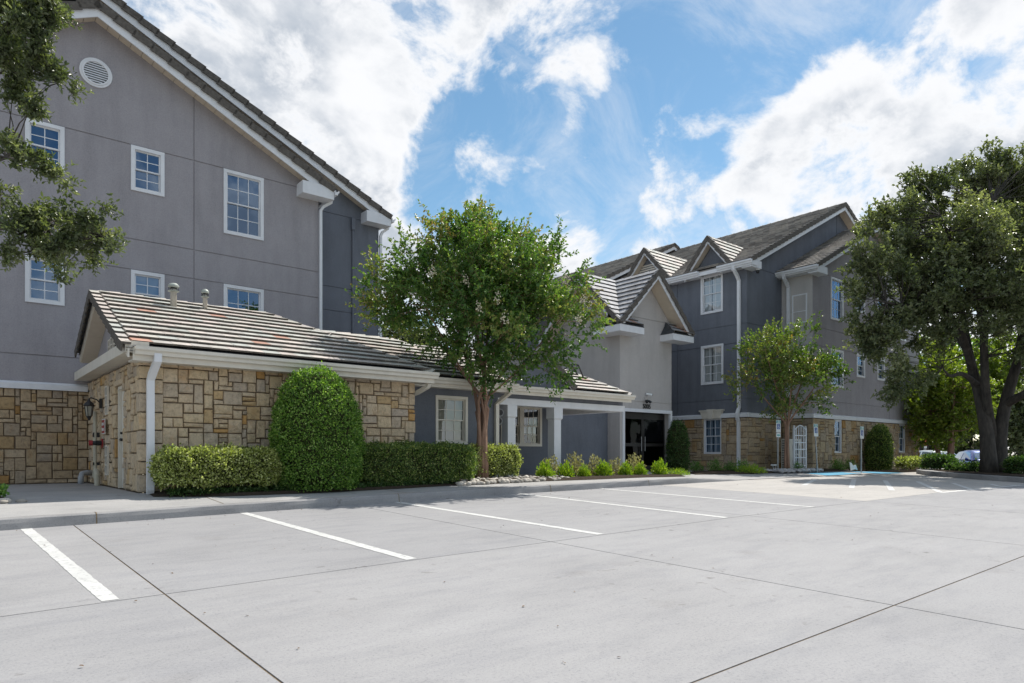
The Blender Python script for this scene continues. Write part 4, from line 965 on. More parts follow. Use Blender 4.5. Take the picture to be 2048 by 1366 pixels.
for x in ((rg[0] - t, rg[1] + t, rg[3], rg[3] + t), (rg[0] - t, rg[1] + t, rg[2] - t, rg[2]), (rg[0] - t, rg[0], rg[2], rg[3]), (rg[1], rg[1] + t, rg[2], rg[3]), (rg[0], rg[1], rg[2] + (rg[3] - rg[2]) * .38, rg[2] + (rg[3] - rg[2]) * .38 + .03)): wu.box(mb, *x, 0, .03)
mb.build('panel_frame', 'white', ip)
zw = lambda u: 11.08 - .49 * abs(u - 32.6) - .2
def wr(x0, x1, y0, y1, px=None): return (wv.at(x0), wv.at(x1), wv.z(x0, y1), wv.z(x0, y0))
ww = [(*wr(1661, 1686, 553, 638), 3), (*wr(1661, 1686, 697, 773), 3), (*wr(1712.5, 1729, 706.5, 753.5), 2), (*wr(1754, 1768.5, 716, 760), 2), (*wr(1791.5, 1811, 725.5, 790), 3), (*wr(1791.5, 1811, 610, 678), 3), (*wr(1712.5, 1729, 574, 623), 2), (*wr(1754, 1768.5, 590, 636), 2)]
wall(wv, [(27.05, 2.1), (38.1, 2.1), (38.1, zw(38.1)), (32.6, zw(32.6)), (27.05, zw(27.05))], [hole_of(w) for w in ww], [ZAr, ZBr, ZCr, ZDr], [wv.at(1779)], 'taupe', RB)
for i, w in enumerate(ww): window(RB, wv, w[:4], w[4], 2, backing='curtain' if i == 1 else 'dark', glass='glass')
# stone ground floor
gw = (*wr(1667, 1682, 838, 906)[:3], 2.1); gw2 = (*wr(1797, 1809, 851, 905)[:3], 2.1)
ms = []
for pln, a0, a1, hs in ((pu, 14.9, 23, [rc]), (pv, 24.4, 27.05, []), (wu, 13.57, 14.9, []), (wv, 27.05, 38.1, [gw, gw2])):
    ms.append(wall(pln, [(a0, -.3), (a1, -.3), (a1, 2.12), (a0, 2.12)], [hole_of(h, .05) for h in hs], [], [], 'mortar', RB, name='stone_base'))
    for h in hs: window(RB, pln, h, 3 if pln is pu else 2, 2, trim=.05, backing='curtain' if pln is pu else 'dark', glass='glass', proud=.02, tmat='white')
grow = lambda h: (h[0] - .02, h[1] + .02, h[2] - .09, h[3] + .1)
for pln, base, a0, a1, hs, sd, lim in ((pu, ms[0], 14.855, 18.9, [rc], 3, 92), (pv, ms[1], 24.36, 27.0, [], 4, 62), (wu, ms[2], 13.525, 14.86, [], 6, 26), (wv, ms[3], 27.01, 38.05, [gw, gw2], 7, 120)):
    st = ashlar(a0, a1, -.1, 2.09, .118, holes=[grow(h) for h in hs], seed=sd); st.sort(key=lambda r: r[0]); stonework(pln, st, base, 'stone_weathered', lim, .045)
    for h in hs: mb = MB(); pln.box(mb, h[0] - .06, h[1] + .06, h[2] - .1, h[2] - .005, 0, .09); mb.build('window_sill', 'stone_weathered', base)
mb = MB(); band(mb, pu, 14.8, 23.9, 2.11, 2.29); band(mb, pv, 24.4, 26.95, 2.11, 2.29); band(mb, wu, 13.47, 14.8, 2.11, 2.29); band(mb, wv, 27.05, 38.2, 2.11, 2.29); mb.build('belt_course', 'white', RB)
# keystone lintel over the ground floor window
kz = 2.2; ka, kb_ = rc[0] - .1, rc[1] + .1; km_ = (ka + kb_) / 2; mb = MB(); q = pu.w
mb.hexa([q(ka + .12, 2.1, .0), q(kb_ - .12, 2.1, 0), q(kb_, 2.40, 0), q(ka, 2.40, 0), q(ka + .12, 2.1, .13), q(kb_ - .12, 2.1, .13), q(kb_, 2.40, .13), q(ka, 2.40, .13)]); pu.box(mb, ka - .04, kb_ + .04, 2.402, 2.46, 0, .16)
mb.hexa([q(km_ - .09, 2.08, .0), q(km_ + .09, 2.08, 0), q(km_ + .17, 2.48, 0), q(km_ - .17, 2.48, 0), q(km_ - .09, 2.08, .18), q(km_ + .09, 2.08, .18), q(km_ + .17, 2.48, .18), q(km_ - .17, 2.48, .18)]); mb.build('keystone_lintel', 'cream', RB)
# roofs
gable_roof(RB, 32.0, 8.0, 8.0, 8.2, 12.2, 14.5, 24.0, 14.9, 'tile_brown', field=.31, boards=30, step=.33)
gable_roof(RB, 32.6, 5.95, 5.95, 8.17, 11.08, 13.2, 14.9, 13.57, 'tile_brown', field=.31, boards=24, step=.33)
gable_roof(RB, 31.3, 8.3, 8.3, 8.25, 12.35, 23.6, 33.0, 24.2, 'tile_brown', field=.33, boards=12, step=.4)
eave_return(RB, 24.02, 24.75, 14.47, 14.9, 7.93, 8.22); eave_return(RB, 26.68, 27.5, 13.17, 13.57, 7.9, 8.19)
dv = (16.45, 19.8)                                                   # the two wall gables on the left slope
for (y0, y1) in ((14.42, v_at(1436, 24.0)), (v_at(1398, 24.0), v_at(1332, 24.0)), (20.9, 23.5)):
    mb = MB(); gutter(mb, (24.0, y0, 8.2), (24.0, y1, 8.2), (-1, 0, 0), .13, .15); mb.box(24.0, 24.42, y0 + .02, y1 - .02, 8.0, 8.03); mb.box(23.97, 24.0, y0 + .02, y1 - .02, 7.98, 8.2); mb.build('gutter', 'white', RB)
mb = MB(); gutter(mb, (26.64, 13.12, 8.17), (26.64, 14.9, 8.17), (-1, 0, 0), .13, .15); mb.box(26.64, 27.06, 13.2, 14.9, 7.97, 8.0); mb.build('gutter', 'white', RB)
vd = v_at(1478, 24.33); MB().rtube([(23.93, vd, 8.1), (23.95, vd, 7.95), (24.2, vd, 7.72), (24.32, vd, 7.55), (24.33, vd, 2.5), (24.2, vd, 2.25), (24.2, vd, 2.1), (24.3, vd, 1.9), (24.3, vd, 0)], .12, .1, (0, 1, 0)).build('downspout', 'white', RB)
vd = v_at(1577, 26.98); MB().rtube([(26.57, vd, 8.05), (26.6, vd, 7.9), (26.85, vd, 7.7), (26.97, vd, 7.55), (26.98, vd, 2.4), (26.9, vd, 2.2), (26.9, vd, 0)], .12, .1, (0, 1, 0)).build('downspout', 'white', RB)
for dvc, hw, zb, rise, vent_ in ((16.45, 1.05, 8.14, 1.28, False), (19.75, 1.3, 8.2, 1.5, True)):
    u0 = 24.02; ue = 24.0 + rise / .5 + .35; pd = Plane('u', 24.4); mb = MB(); q = pd.w
    mb.poly([q(dvc - hw, zb - .05, .002), q(dvc + hw, zb - .05, .002), q(dvc, zb + rise - .1, .002)]); dw = mb.build('dormer', 'slate', RB)
    mb = MB(); zt = zb + rise
    for s in (-1, 1): p = [(u0, dvc + s * (hw + .1), zb), (u0, dvc, zt + .1), (ue, dvc, zt + .1), (u0 + .3, dvc + s * (hw + .1), zb)]; mb.hexa([(x, y, z - .05) for x, y, z in p] + p)
    mb.build('dormer_roof', 'tile', dw)
    S = math.hypot(hw + .1, rise + .1); c_, s_ = (hw + .1) / S, (rise + .1) / S
    tile_field(dw, (u0, dvc - hw - .1, zb), (1, 0, 0), (0, c_, s_), [(.03, .1), (.35, .1), (ue - u0, S), (.03, S)], .31, .3, 'tile')
    pf_ = Plane('u', u0); mb = MB(); rake_board(mb, pf_, (dvc - hw - .1, zb - .01), (dvc, zt + .09), .24, -.03, 0); rake_board(mb, pf_, (dvc + hw + .1, zb - .01), (dvc, zt + .09), .24, -.03, 0); mb.build('fascia', 'white', dw)
    run_tiles(dw, (u0 + .06, dvc - hw - .1, zb), (u0 + .06, dvc, zt + .1), (0, -s_, c_), 'tile_dark', 'rake', .36, -1, .12); run_tiles(dw, (u0 + .06, dvc + hw + .1, zb), (u0 + .06, dvc, zt + .1), (0, s_, c_), 'tile_dark', 'rake', .36, 1, .12)
    run_tiles(dw, (u0, dvc, zt + .15), (ue, dvc, zt + .15), (0, 0, 1), 'tile', 'ridge', .4)
    for s in (-1, 1): soffit(dw, (u0 + .031, dvc + s * (hw + .1), zb - .16), (u0 + .031, dvc, zt - .06), (.34, 0, 0), 6)
    if vent_:
        for k in range(9):
            z = zb + .12 + k * .1; w = (hw - .12) * (1 - (k * .1 + .18) / rise)
            if w > .05: mb = MB(); pd.box(mb, dvc - w, dvc + w, z, z + .06, .0, .03); mb.build('louver', 'cream', dw)
mb = MB(); mb.poly([(38.1, 13.57, -.3), (38.1, 33, -.3), (38.1, 33, 8.2), (38.1, 13.57, 8.2)]); mb.poly([(24.4, 23.9, -.3), (24.4, 33, -.3), (24.4, 33, 8.2), (24.4, 23.9, 8.2)]); mb.poly([(24.4, 24.2, 8), (31.3, 24.2, 8), (31.3, 24.2, 12.1), (24.4, 24.2, 8.7)]); mb.poly([(24.4, 33, -.3), (38.1, 33, -.3), (38.1, 33, 8.2), (31.3, 33, 12.2), (24.4, 33, 8.2)])
mb.poly([(38.1, 14.9, 8.2), (38.1, 33, 8.2), (31.3, 33, 12.2), (32, 14.9, 12.0)]); mb.build('side_wall', 'slate', RB)
# link between the two blocks, seen only through the tree
LK = thing('rear_building', 'pale rear building with low gable glimpsed through the crape myrtle crown', 'building', (15, 27, 0))
pk = Plane('v', 27.0)
wall(pk, [(10.85, -.1), (24.4, -.1), (24.4, 4.6), (10.85, 4.6)], [], [2.9], [], 'lightgrey', LK)
mb = MB(); mb.poly([(10.85, 26.5, 4.5), (24.4, 26.5, 4.5), (24.4, 30, 5.9), (10.85, 30, 5.9)]); mb.build('roof', 'tile_brown', LK)
mb = MB(); mb.poly([pk.w(13.2, 3.4, .4), pk.w(16.4, 3.4, .4), pk.w(14.8, 5.6, .4)]); mb.poly([(13.2, 26.6, 3.4), (14.8, 26.6, 5.6), (14.8, 29, 5.6), (13.2, 29, 3.4)]); mb.poly([(16.4, 26.6, 3.4), (14.8, 26.6, 5.6), (14.8, 29, 5.6), (16.4, 29, 3.4)]); mb.build('stone_gable', 'stone', LK)

# ================================================================== vegetation
RT = np.array([SU, -CU, 0.0]); FW = np.array([CU, SU, 0.0]); UPV = np.array([0, 0, 1.0])
def unit(a): return a / np.maximum(np.linalg.norm(a, axis=-1, keepdims=True), 1e-9)
def leaves(name, P, D, Nn, Ln, Wd, mat, parent=None, rnd=None, fold=.18, **kw):
    """one mesh of leaf blades: base point, direction, facing, length, width"""
    n = len(P); D = unit(D); S = unit(np.cross(D, Nn)); Nn = np.cross(S, D); Ln = np.broadcast_to(Ln, n)[:, None]; Wd = np.broadcast_to(Wd, n)[:, None]
    V = np.empty((n, 6, 3)); mid = P + D * Ln * .33; mid2 = P + D * Ln * .72; lift = Nn * (Wd * fold)
    V[:, 0] = P; V[:, 1] = mid + S * Wd * .5 + lift; V[:, 2] = mid2 + S * Wd * .38 + lift; V[:, 3] = P + D * Ln - Nn * (Ln * .06); V[:, 4] = mid2 - S * Wd * .38 + lift; V[:, 5] = mid - S * Wd * .5 + lift
    me = bpy.data.meshes.new(name); me.vertices.add(6 * n); me.vertices.foreach_set('co', V.reshape(-1).astype(np.float32))
    base = np.arange(n)[:, None] * 6; idx = np.concatenate([base + [0, 1, 2, 3], base + [0, 3, 4, 5]], 1).reshape(-1)
    me.loops.add(8 * n); me.loops.foreach_set('vertex_index', idx.astype(np.int32)); me.polygons.add(2 * n)
    me.polygons.foreach_set('loop_start', (np.arange(2 * n) * 4).astype(np.int32))
    at = me.attributes.new('rnd', 'FLOAT', 'FACE'); r = rng.random(n) if rnd is None else rnd; at.data.foreach_set('value', np.repeat(np.clip(r, 0, 1), 2).astype(np.float32))
    me.update(calc_edges=True); me.validate()
    return obj(name, me, mat, parent, **kw)
def sprays(C, rad, ns, k, length, leaf, ratio, center, droop=0.0, up=.35, outw=1.0, tone=None, spread=.75):
    """leafy shoots round the cluster centres C: returns leaf arrays and shoot lines"""
    C = np.asarray(C); m = len(C); rad = np.broadcast_to(rad, m); ns = np.broadcast_to(ns, m).astype(int)
    idx = np.repeat(np.arange(m), ns); n = len(idx)
    O = C[idx] + unit(rng.normal(size=(n, 3))) * (rad[idx] * rng.random(n) ** .5)[:, None]
    Dv = unit(rng.normal(size=(n, 3)) * .8 + outw * unit(O - center) + UPV * up - UPV * droop)
    ln = length * rng.uniform(.6, 1.25, n); t = np.linspace(.08, 1, k)
    P = O[:, None] + Dv[:, None] * (t[None, :, None] * ln[:, None, None]); P[..., 2] -= droop * .35 * (t ** 2)[None] * ln[:, None]
    Lf = unit(rng.normal(size=(n, k, 3)) * spread + Dv[:, None] * .55); Nn = rng.normal(size=(n, k, 3)) * .75 + UPV * .8
    size = leaf * rng.uniform(.65, 1.2, (n, k)); tn = (rng.random(m) if tone is None else np.asarray(tone))[idx]
    rr = np.clip(tn[:, None] * .55 + rng.random((n, k)) * .45, 0, 1)
    return (P.reshape(-1, 3), Lf.reshape(-1, 3), Nn.reshape(-1, 3), size.reshape(-1), size.reshape(-1) * ratio, rr.reshape(-1)), (O, O + Dv * ln[:, None])
G_ = lambda *s: [(p, c) for p, c in s]
M['leaf_topiary'] = leaf_mat('topiary_leaves', G_((0, (.035, .085, .014)), (.45, (.13, .25, .04)), (.8, (.28, .43, .09)), (1, (.42, .54, .18))), .4)
M['leaf_hedge'] = leaf_mat('pale_hedge_leaves', G_((0, (.08, .09, .025)), (.4, (.26, .30, .08)), (.75, (.50, .53, .22)), (1, (.68, .69, .38))), .42)
M['leaf_hedge_dark'] = leaf_mat('hedge_leaves', G_((0, (.04, .075, .02)), (.5, (.125, .20, .05)), (.85, (.32, .37, .12)), (1, (.46, .48, .2))), .42)
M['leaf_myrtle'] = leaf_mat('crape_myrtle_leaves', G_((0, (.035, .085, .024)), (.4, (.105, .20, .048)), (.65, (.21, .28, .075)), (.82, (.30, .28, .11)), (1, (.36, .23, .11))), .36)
M['leaf_myrtle_b'] = leaf_mat('turning_myrtle_leaves', G_((0, (0.043, 0.102, 0.023)), (.45, (0.131, 0.210, 0.046)), (.75, (0.246, 0.290, 0.087)), (.9, (0.290, 0.217, 0.072)), (1, (0.348, 0.145, 0.058))), .3)
M['leaf_oak'] = leaf_mat('oak_leaves', G_((0, (.05, .07, .036)), (.45, (.135, .16, .085)), (.8, (.25, .265, .155)), (1, (.40, .405, .28))), .34)
M['leaf_yellow'] = leaf_mat('sunlit_background_leaves', G_((0, (.06, .10, .018)), (.5, (.18, .24, .035)), (1, (.38, .40, .075))), .4, .4)
M['leaf_lime'] = leaf_mat('lime_shrub_leaves', G_((0, (.10, .20, .015)), (.5, (.24, .36, .03)), (1, (.46, .50, .07))), .4, .35)
M['leaf_varieg'] = leaf_mat('variegated_leaves', G_((0, (.12, .11, .05)), (.5, (.38, .34, .22)), (1, (.66, .60, .46))), .45, .25)
M['leaf_green'] = leaf_mat('green_shrub_leaves', G_((0, (0.042, 0.112, 0.021)), (.5, (0.112, 0.238, 0.042)), (1, (0.224, 0.364, 0.084))), .4, .3)
M['leaf_cover'] = leaf_mat('ground_cover_leaves', G_((0, (0.029, 0.067, 0.019)), (.6, (0.072, 0.136, 0.040)), (1, (0.160, 0.224, 0.080))), .42)
M['shade_core'] = plain('inner_shade_core', (.05, .055, .025), .9, .5, 30, .1, bump=1, bscale=60)  # dark tone paints the shade inside hedges and dome shrubs
M['flower'] = plain('cream_blossom', (.62, .56, .42), .8, .15, 20)
M['dry_leaf'] = plain('fallen_leaf', (.16, .10, .05), .8, .4, 30)

def twig_mesh(mb, a, b, r0, r1, sag=.08, n=5, seg=4):
    a, b = Vector(a), Vector(b); d = b - a; off = Vector(rng.normal(size=3)) * (d.length * sag)
    mb.tube([a + d * t + off * math.sin(math.pi * t) for t in np.linspace(0, 1, seg)], list(np.linspace(r0, r1, seg)), n, False)
def nearest_on(limbs, p):
    best = None
    for path, rad in limbs:
        for q, r in zip(path[1:], rad[1:]):
            d = (Vector(q) - p).length + (0.6 * max(0, Vector(q).z - p.z))
            if best is None or d < best[0]: best = (d, Vector(q), r)
    return best
def resample(path, rad, n):
    path = [Vector(p) for p in path]; L = [0]
    for a, b in zip(path, path[1:]): L.append(L[-1] + (b - a).length)
    out, rr = [], []
    for t in np.linspace(0, L[-1], n):
        i = min(max(0, int(np.searchsorted(L, t)) - 1), len(path) - 2); f = (t - L[i]) / max(1e-6, L[i + 1] - L[i])
        p0, p1, p2, p3 = path[max(0, i - 1)], path[i], path[i + 1], path[min(len(path) - 1, i + 2)]
        out.append(.5 * ((2 * p1) + (p2 - p0) * f + (2 * p0 - 5 * p1 + 4 * p2 - p3) * f * f + (3 * p1 - p0 - 3 * p2 + p3) * f ** 3)); rr.append(float(np.interp(t, L, rad)))
    return out, rr
def tree(name, label, base, limbs, C, rad, ns, k, length, leaf, ratio, center, bark, lmat, group=None, tone=None, twig_r=.012, limb_n=8, droop=0., up=.35, outw=1., twigs=True):
    t = thing(name, label, 'tree', base, group)
    mb = MB(); lims = [resample(p, r, 12) for p, r in limbs]
    for p, r in lims: mb.tube(p, r, limb_n, True)
    if twigs:
        for c, rd_ in zip(C, np.broadcast_to(rad, len(C))):
            _, q, r = nearest_on(lims, Vector(c)); twig_mesh(mb, q, c, min(r * .6, twig_r * 1.9), twig_r * .5, .07)
    (P, D, Nn, Ln, Wd, rr), (a, b) = sprays(C, rad, ns, k, length, leaf, ratio, center, droop, up, outw, tone)
    if twigs:
        for i in range(0, len(a), 2): mb.tube([a[i], b[i]], [twig_r * .4, twig_r * .2], 3, False)
    mb.build('trunk', bark, t, True)
    leaves('crown', P, D, Nn, Ln, Wd, lmat, t, rr)
    return t

# ---- crape myrtle in front of the office
B = Vector((9.76, 12.9, .06)); limbs = []
tg = [(838, 590, -.5), (880, 500, .6), (930, 470, -.7), (985, 480, .5), (1040, 520, -.6), (1095, 575, .3), (1120, 640, -.5), (800, 560, .5), (960, 560, 1.2)]
for i, (px, py, dd) in enumerate(tg):
    a = i * 2.4; s = Vector((math.cos(a) * .085, math.sin(a) * .075, 0)); T = pt(px, py, 16.1 + dd); fork = B + Vector((s.x * 1.6, s.y * 1.6, 1.7 + .12 * (i % 3)))
    mid = fork.lerp(T, .45) + Vector((0, 0, -.12)); w = .062 if i < 5 else .045
    limbs.append(([B + s * 1.5 - Vector((0, 0, .08)), B + s * 1.15 + Vector((0, 0, .5)), B + s * .95 + Vector((0, 0, 1.15)), fork, mid, T], [w * 1.35, w, w * .86, w * .66, w * .36, .012]))
ctr = np.array(pt(955, 600, 16.1)); C = []
while len(C) < 190:
    q = unit(rng.normal(size=3)) * rng.random() ** .42; x, y, z = q
    p = ctr + RT * (x * 1.98) + FW * (y * 1.8) + UPV * (z * (1.62 if z > 0 else 1.6))
    if z < -.3 and (abs(x) > .55 or rng.random() < .35): continue
    zr_ = 2.45 + .45 * (p[1] - 13.3)
    if p[1] > 13.0 and p[2] < zr_ + .35: continue
    C.append(p)
C += [np.array(pt(*q)) for q in ((955, 440, 16), (945, 460, 16.2), (1110, 500, 15.8), (765, 545, 15.6), (745, 585, 15.7), (1165, 600, 16), (1180, 640, 15.9), (1165, 670, 15.8), (1110, 720, 15.4), (1112, 755, 15.4), (1108, 700, 15.5), (1090, 690, 15.6), (1050, 710, 15.5), (1000, 720, 15.4), (960, 730, 15.6), (925, 700, 15.4), (880, 455, 16), (810, 500, 15.8), (900, 690, 15.9), (850, 660, 15.6), (985, 760, 15.7), (1040, 745, 15.6), (770, 600, 15.8), (785, 640, 15.7), (760, 625, 16), (810, 625, 15.5), (800, 585, 15.4), (830, 640, 16.2), (1150, 560, 16.1), (1140, 620, 16.4), (860, 600, 15), (930, 640, 14.6), (1010, 660, 14.6))]
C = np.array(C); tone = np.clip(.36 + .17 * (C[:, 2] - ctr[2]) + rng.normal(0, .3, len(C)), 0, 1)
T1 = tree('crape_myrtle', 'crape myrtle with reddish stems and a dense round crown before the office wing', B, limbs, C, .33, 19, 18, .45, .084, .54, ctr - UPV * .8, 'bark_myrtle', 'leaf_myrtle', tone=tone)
mb = MB()
for px, py, d in ((995, 598, 14.2), (958, 618, 14.0), (1168, 600, 15.2), (1010, 640, 13.9), (865, 545, 14.4), (1045, 490, 15), (930, 560, 14.2), (1160, 640, 15), (1130, 560, 14.8)):
    c = pt(px, py, d)
    for _ in range(34):
        o = Vector(rng.normal(size=3)) * .045 + Vector((0, 0, rng.uniform(-.06, .1))); r = rng.uniform(.010, .02); p = c + o
        mb.add([p + Vector((r, 0, 0)), p + Vector((-r, 0, 0)), p + Vector((0, r, 0)), p + Vector((0, -r, 0)), p + Vector((0, 0, r)), p + Vector((0, 0, -r))], [(0, 2, 4), (2, 1, 4), (1, 3, 4), (3, 0, 4), (2, 0, 5), (1, 2, 5), (3, 1, 5), (0, 3, 5)])
mb.build('blossom', 'flower', T1, kind='stuff')
# ---- crape myrtle by the accessible signs
B2 = Vector((*(pt(1574, 940, 25.3).xy), -.02)); limbs = []
for i, (px, py, dd) in enumerate([(1530, 700, -.4), (1560, 680, .3), (1590, 690, -.2), (1625, 700, .3), (1500, 760, 0), (1650, 745, -.3)]):
    a = i * 2.2; s = Vector((math.cos(a) * .05, math.sin(a) * .05, 0)); T = pt(px, py, 25.3 + dd); fk = B2 + Vector((s.x, s.y, 1.75)); limbs.append(([B2 + s * 1.3, B2 + s + Vector((0, 0, .9)), fk, fk.lerp(T, .5), T], [.055, .045, .04, .025, .008]))
ctr = np.array(pt(1572, 745, 25.3)); C = []
while len(C) < 92:
    q = unit(rng.normal(size=3)) * rng.random() ** .42
    if q[2] < -.5 and abs(q[0]) > .6: continue
    C.append(ctr + RT * (q[0] * 1.72) + FW * (q[1] * 1.25) + UPV * (q[2] * 1.45))
C += [np.array(pt(*q)) for q in ((1472, 762, 25), (1478, 785, 25), (1500, 690, 25), (1490, 705, 25), (1660, 720, 25), (1680, 742, 25), (1670, 760, 25), (1545, 665, 25), (1600, 660, 25), (1625, 662, 25), (1650, 810, 25))]
C = np.array(C); tone = np.clip(.56 - .16 * ((C - ctr) @ RT) + rng.normal(0, .2, len(C)), 0, 1)
tree('crape_myrtle', 'smaller crape myrtle with yellowing leaves beside the accessible parking signs', B2, limbs, C, .29, 12, 13, .42, .095, .55, ctr - UPV * .6, 'bark_myrtle', 'leaf_myrtle_b', tone=tone)
# ---- live oak on the island
B3 = Vector((*(pt(1983, 945, 25.0).xy), izf(30, 8))); D3 = 25.0
def L3(pts, r): return ([pt(px, py, D3 + dd) for px, py, dd in pts], r)
limbs = [L3([(1978, 958, 0), (1975, 880, 0), (1962, 800, .1), (1945, 740, .2), (1935, 690, .3), (1920, 600, .5), (1900, 500, .8)], [.33, .24, .205, .17, .135, .09, .03]),
         L3([(1999, 958, .2), (1999, 880, .2), (2010, 810, .1), (2030, 740, 0), (2050, 680, -.3), (2075, 560, -.6)], [.33, .24, .205, .17, .125, .04]),
         L3([(1988, 955, .3), (1986, 880, .3), (1972, 790, -.3), (1968, 700, -.4), (1966, 600, -.5), (1975, 480, -.8), (1985, 400, -1)], [.22, .17, .15, .13, .11, .08, .03]),
         L3([(1955, 770, .1), (1925, 748, -.5), (1900, 752, -1), (1885, 735, -1.3)], [.12, .08, .05, .02]), L3([(1945, 740, .2), (1915, 650, -.6), (1870, 620, -1.6), (1800, 610, -2.2), (1750, 600, -2.6)], [.15, .11, .08, .05, .02]),
         L3([(1935, 700, .3), (1900, 660, 1), (1840, 640, 2), (1790, 660, 2.4)], [.15, .1, .06, .02]), L3([(2030, 740, 0), (2045, 640, .6), (2030, 520, 1.4), (2040, 400, 2)], [.15, .11, .08, .03]),
         L3([(1925, 610, .4), (1870, 540, 1.5), (1820, 480, 2.2)], [.12, .08, .02]), L3([(1968, 640, -.4), (1920, 520, -1.5), (1880, 430, -2)], [.14, .09, .02]), L3([(2010, 810, .1), (2060, 780, -.8), (2120, 740, -1.5)], [.16, .12, .07]),
         L3([(2050, 680, -.3), (2110, 600, .8), (2170, 500, 1.5)], [.16, .1, .03])]
lob = [(1790, 470, 66, -1.0), (1757, 540, 58, -1.5), (1738, 640, 40, -2.0), (1850, 415, 68, 0), (1925, 385, 64, .5), (2005, 372, 66, .5), (1880, 520, 85, -1.8), (1960, 490, 85, -2.2), (2040, 470, 90, -1.5), (1825, 595, 72, -2.2), (1915, 600, 75, -2.5), (2000, 590, 80, -2.2),
       (1785, 690, 40, -2.2), (1822, 745, 34, -2), (1765, 655, 42, -2.2), (2080, 560, 95, -1), (2110, 420, 100, 0), (1868, 672, 38, -1.8), (1795, 780, 22, -2.2), (1720, 575, 34, -1.8), (1840, 500, 80, 1.8), (1940, 440, 85, 2.5), (2040, 425, 80, 2.6), (1880, 600, 80, 2.6), (1990, 600, 85, 2.6), (2050, 355, 55, 0), (1960, 350, 42, .5), (1815, 700, 30, 1.5), (2090, 690, 60, -1.5), (2040, 640, 50, -2)]
C, ra, tn, nsp = [], [], [], []
for px, py, r, dd in lob:
    rm = r / F * D3; n = max(3, int((r / 13.5) ** 2 * .8)); tl_ = rng.normal(.45, .16)
    for _ in range(n):
        q = unit(rng.normal(size=3)) * rng.random() ** .4; c = np.array(pt(px, py, D3 + dd)) + RT * (q[0] * rm) + FW * (q[1] * rm * .9) + UPV * (q[2] * rm); C.append(c); ra.append(.34); tn.append(tl_ + rng.normal(0, .16))
C = np.array(C); ctr = np.array(pt(1960, 560, D3))
tree('oak_tree', 'large spreading live oak with dark forked trunk on the kerbed island by the parked cars', B3, limbs, C, np.array(ra), 19, 12, .38, .125, .5, ctr, 'bark_oak', 'leaf_oak', tone=np.clip(tn, 0, 1), twig_r=.018, limb_n=12, up=.5)
# ---- oak whose boughs reach in over the car park from outside the frame
B4 = Vector((-1.9, 12.95, -.05)); cl = [(30, 25, 45), (90, 25, 38), (125, 38, 16), (20, 90, 40), (60, 62, 34), (30, 130, 40), (70, 128, 33), (108, 152, 22), (135, 182, 12), (30, 196, 36), (58, 214, 22), (8, 280, 24), (36, 306, 24), (78, 322, 22), (104, 345, 16), (124, 360, 10), (8, 385, 18),
        (20, 440, 26), (58, 428, 27), (98, 428, 28), (128, 468, 34), (160, 440, 28), (182, 478, 30), (206, 482, 20), (226, 474, 9), (60, 478, 28), (18, 500, 22), (100, 500, 26), (122, 530, 18), (188, 516, 16), (120, 548, 9), (205, 415, 9), (140, 410, 12)]
C, ra, nsp = [], [], []
for px, py, r in cl:
    dd = 6.7 + rng.uniform(-.35, .35); rm = r / F * dd; n = max(1, int((r / 11) ** 2))
    for _ in range(n):
        q = unit(rng.normal(size=3)) * rng.random() ** .5; C.append(np.array(pt(px, py, dd)) + RT * (q[0] * rm * .9) + FW * (q[1] * rm) + UPV * (q[2] * rm * .9)); ra.append(.07)
for px, py, r, dd in ((-90, 20, 70, 6.9), (-70, 120, 60, 6.7), (-80, 240, 50, 6.8), (-60, 340, 45, 6.6), (-80, 450, 45, 6.7), (-220, 100, 120, 7), (-250, 330, 120, 7.2), (-420, 200, 160, 7.5), (-500, 400, 150, 7.8), (0, -60, 60, 6.9), (-200, -100, 130, 7.2)):
    rm = r / F * dd; n = int((r / 24) ** 2)
    for _ in range(n): q = unit(rng.normal(size=3)) * rng.random() ** .5; C.append(np.array(pt(px, py, dd)) + q * rm); ra.append(.1)
def L4(pts, r): return ([B4 + Vector((0, 0, 2.2))] + [pt(px, py, d) for px, py, d in pts], r)
limbs = [([B4, B4 + Vector((.02, .03, .9)), B4 + Vector((-.05, 0, 2.3)), B4 + Vector((.05, -.1, 4.5)), B4 + Vector((0, 0, 6))], [.34, .26, .22, .15, .04]), L4([(-330, 470, 8.2), (-120, 462, 7.1), (40, 452, 6.8), (130, 450, 6.7), (200, 470, 6.7)], [.16, .09, .045, .026, .014, .005]),
         L4([(-340, 380, 8.2), (-120, 330, 7.1), (10, 315, 6.8), (110, 345, 6.7)], [.15, .08, .035, .018, .005]), L4([(-300, 250, 8), (-100, 130, 7), (20, 130, 6.8), (120, 165, 6.7)], [.15, .08, .04, .018, .005]), L4([(-300, 150, 8), (-90, 30, 7), (60, 25, 6.8), (125, 38, 6.7)], [.15, .08, .04, .018, .005])]
C = np.array(C); ctr = np.array(pt(-150, 250, 7))
tree('oak_tree', 'live oak bough with glossy leaves hanging into view before the taupe gable wall', B4, limbs, C, np.array(ra), 13, 9, .12, .049, .42, ctr, 'bark_oak', 'leaf_oak', tone=np.clip(rng.normal(.27, .25, len(C)), 0, 1), twig_r=.006, up=.25)
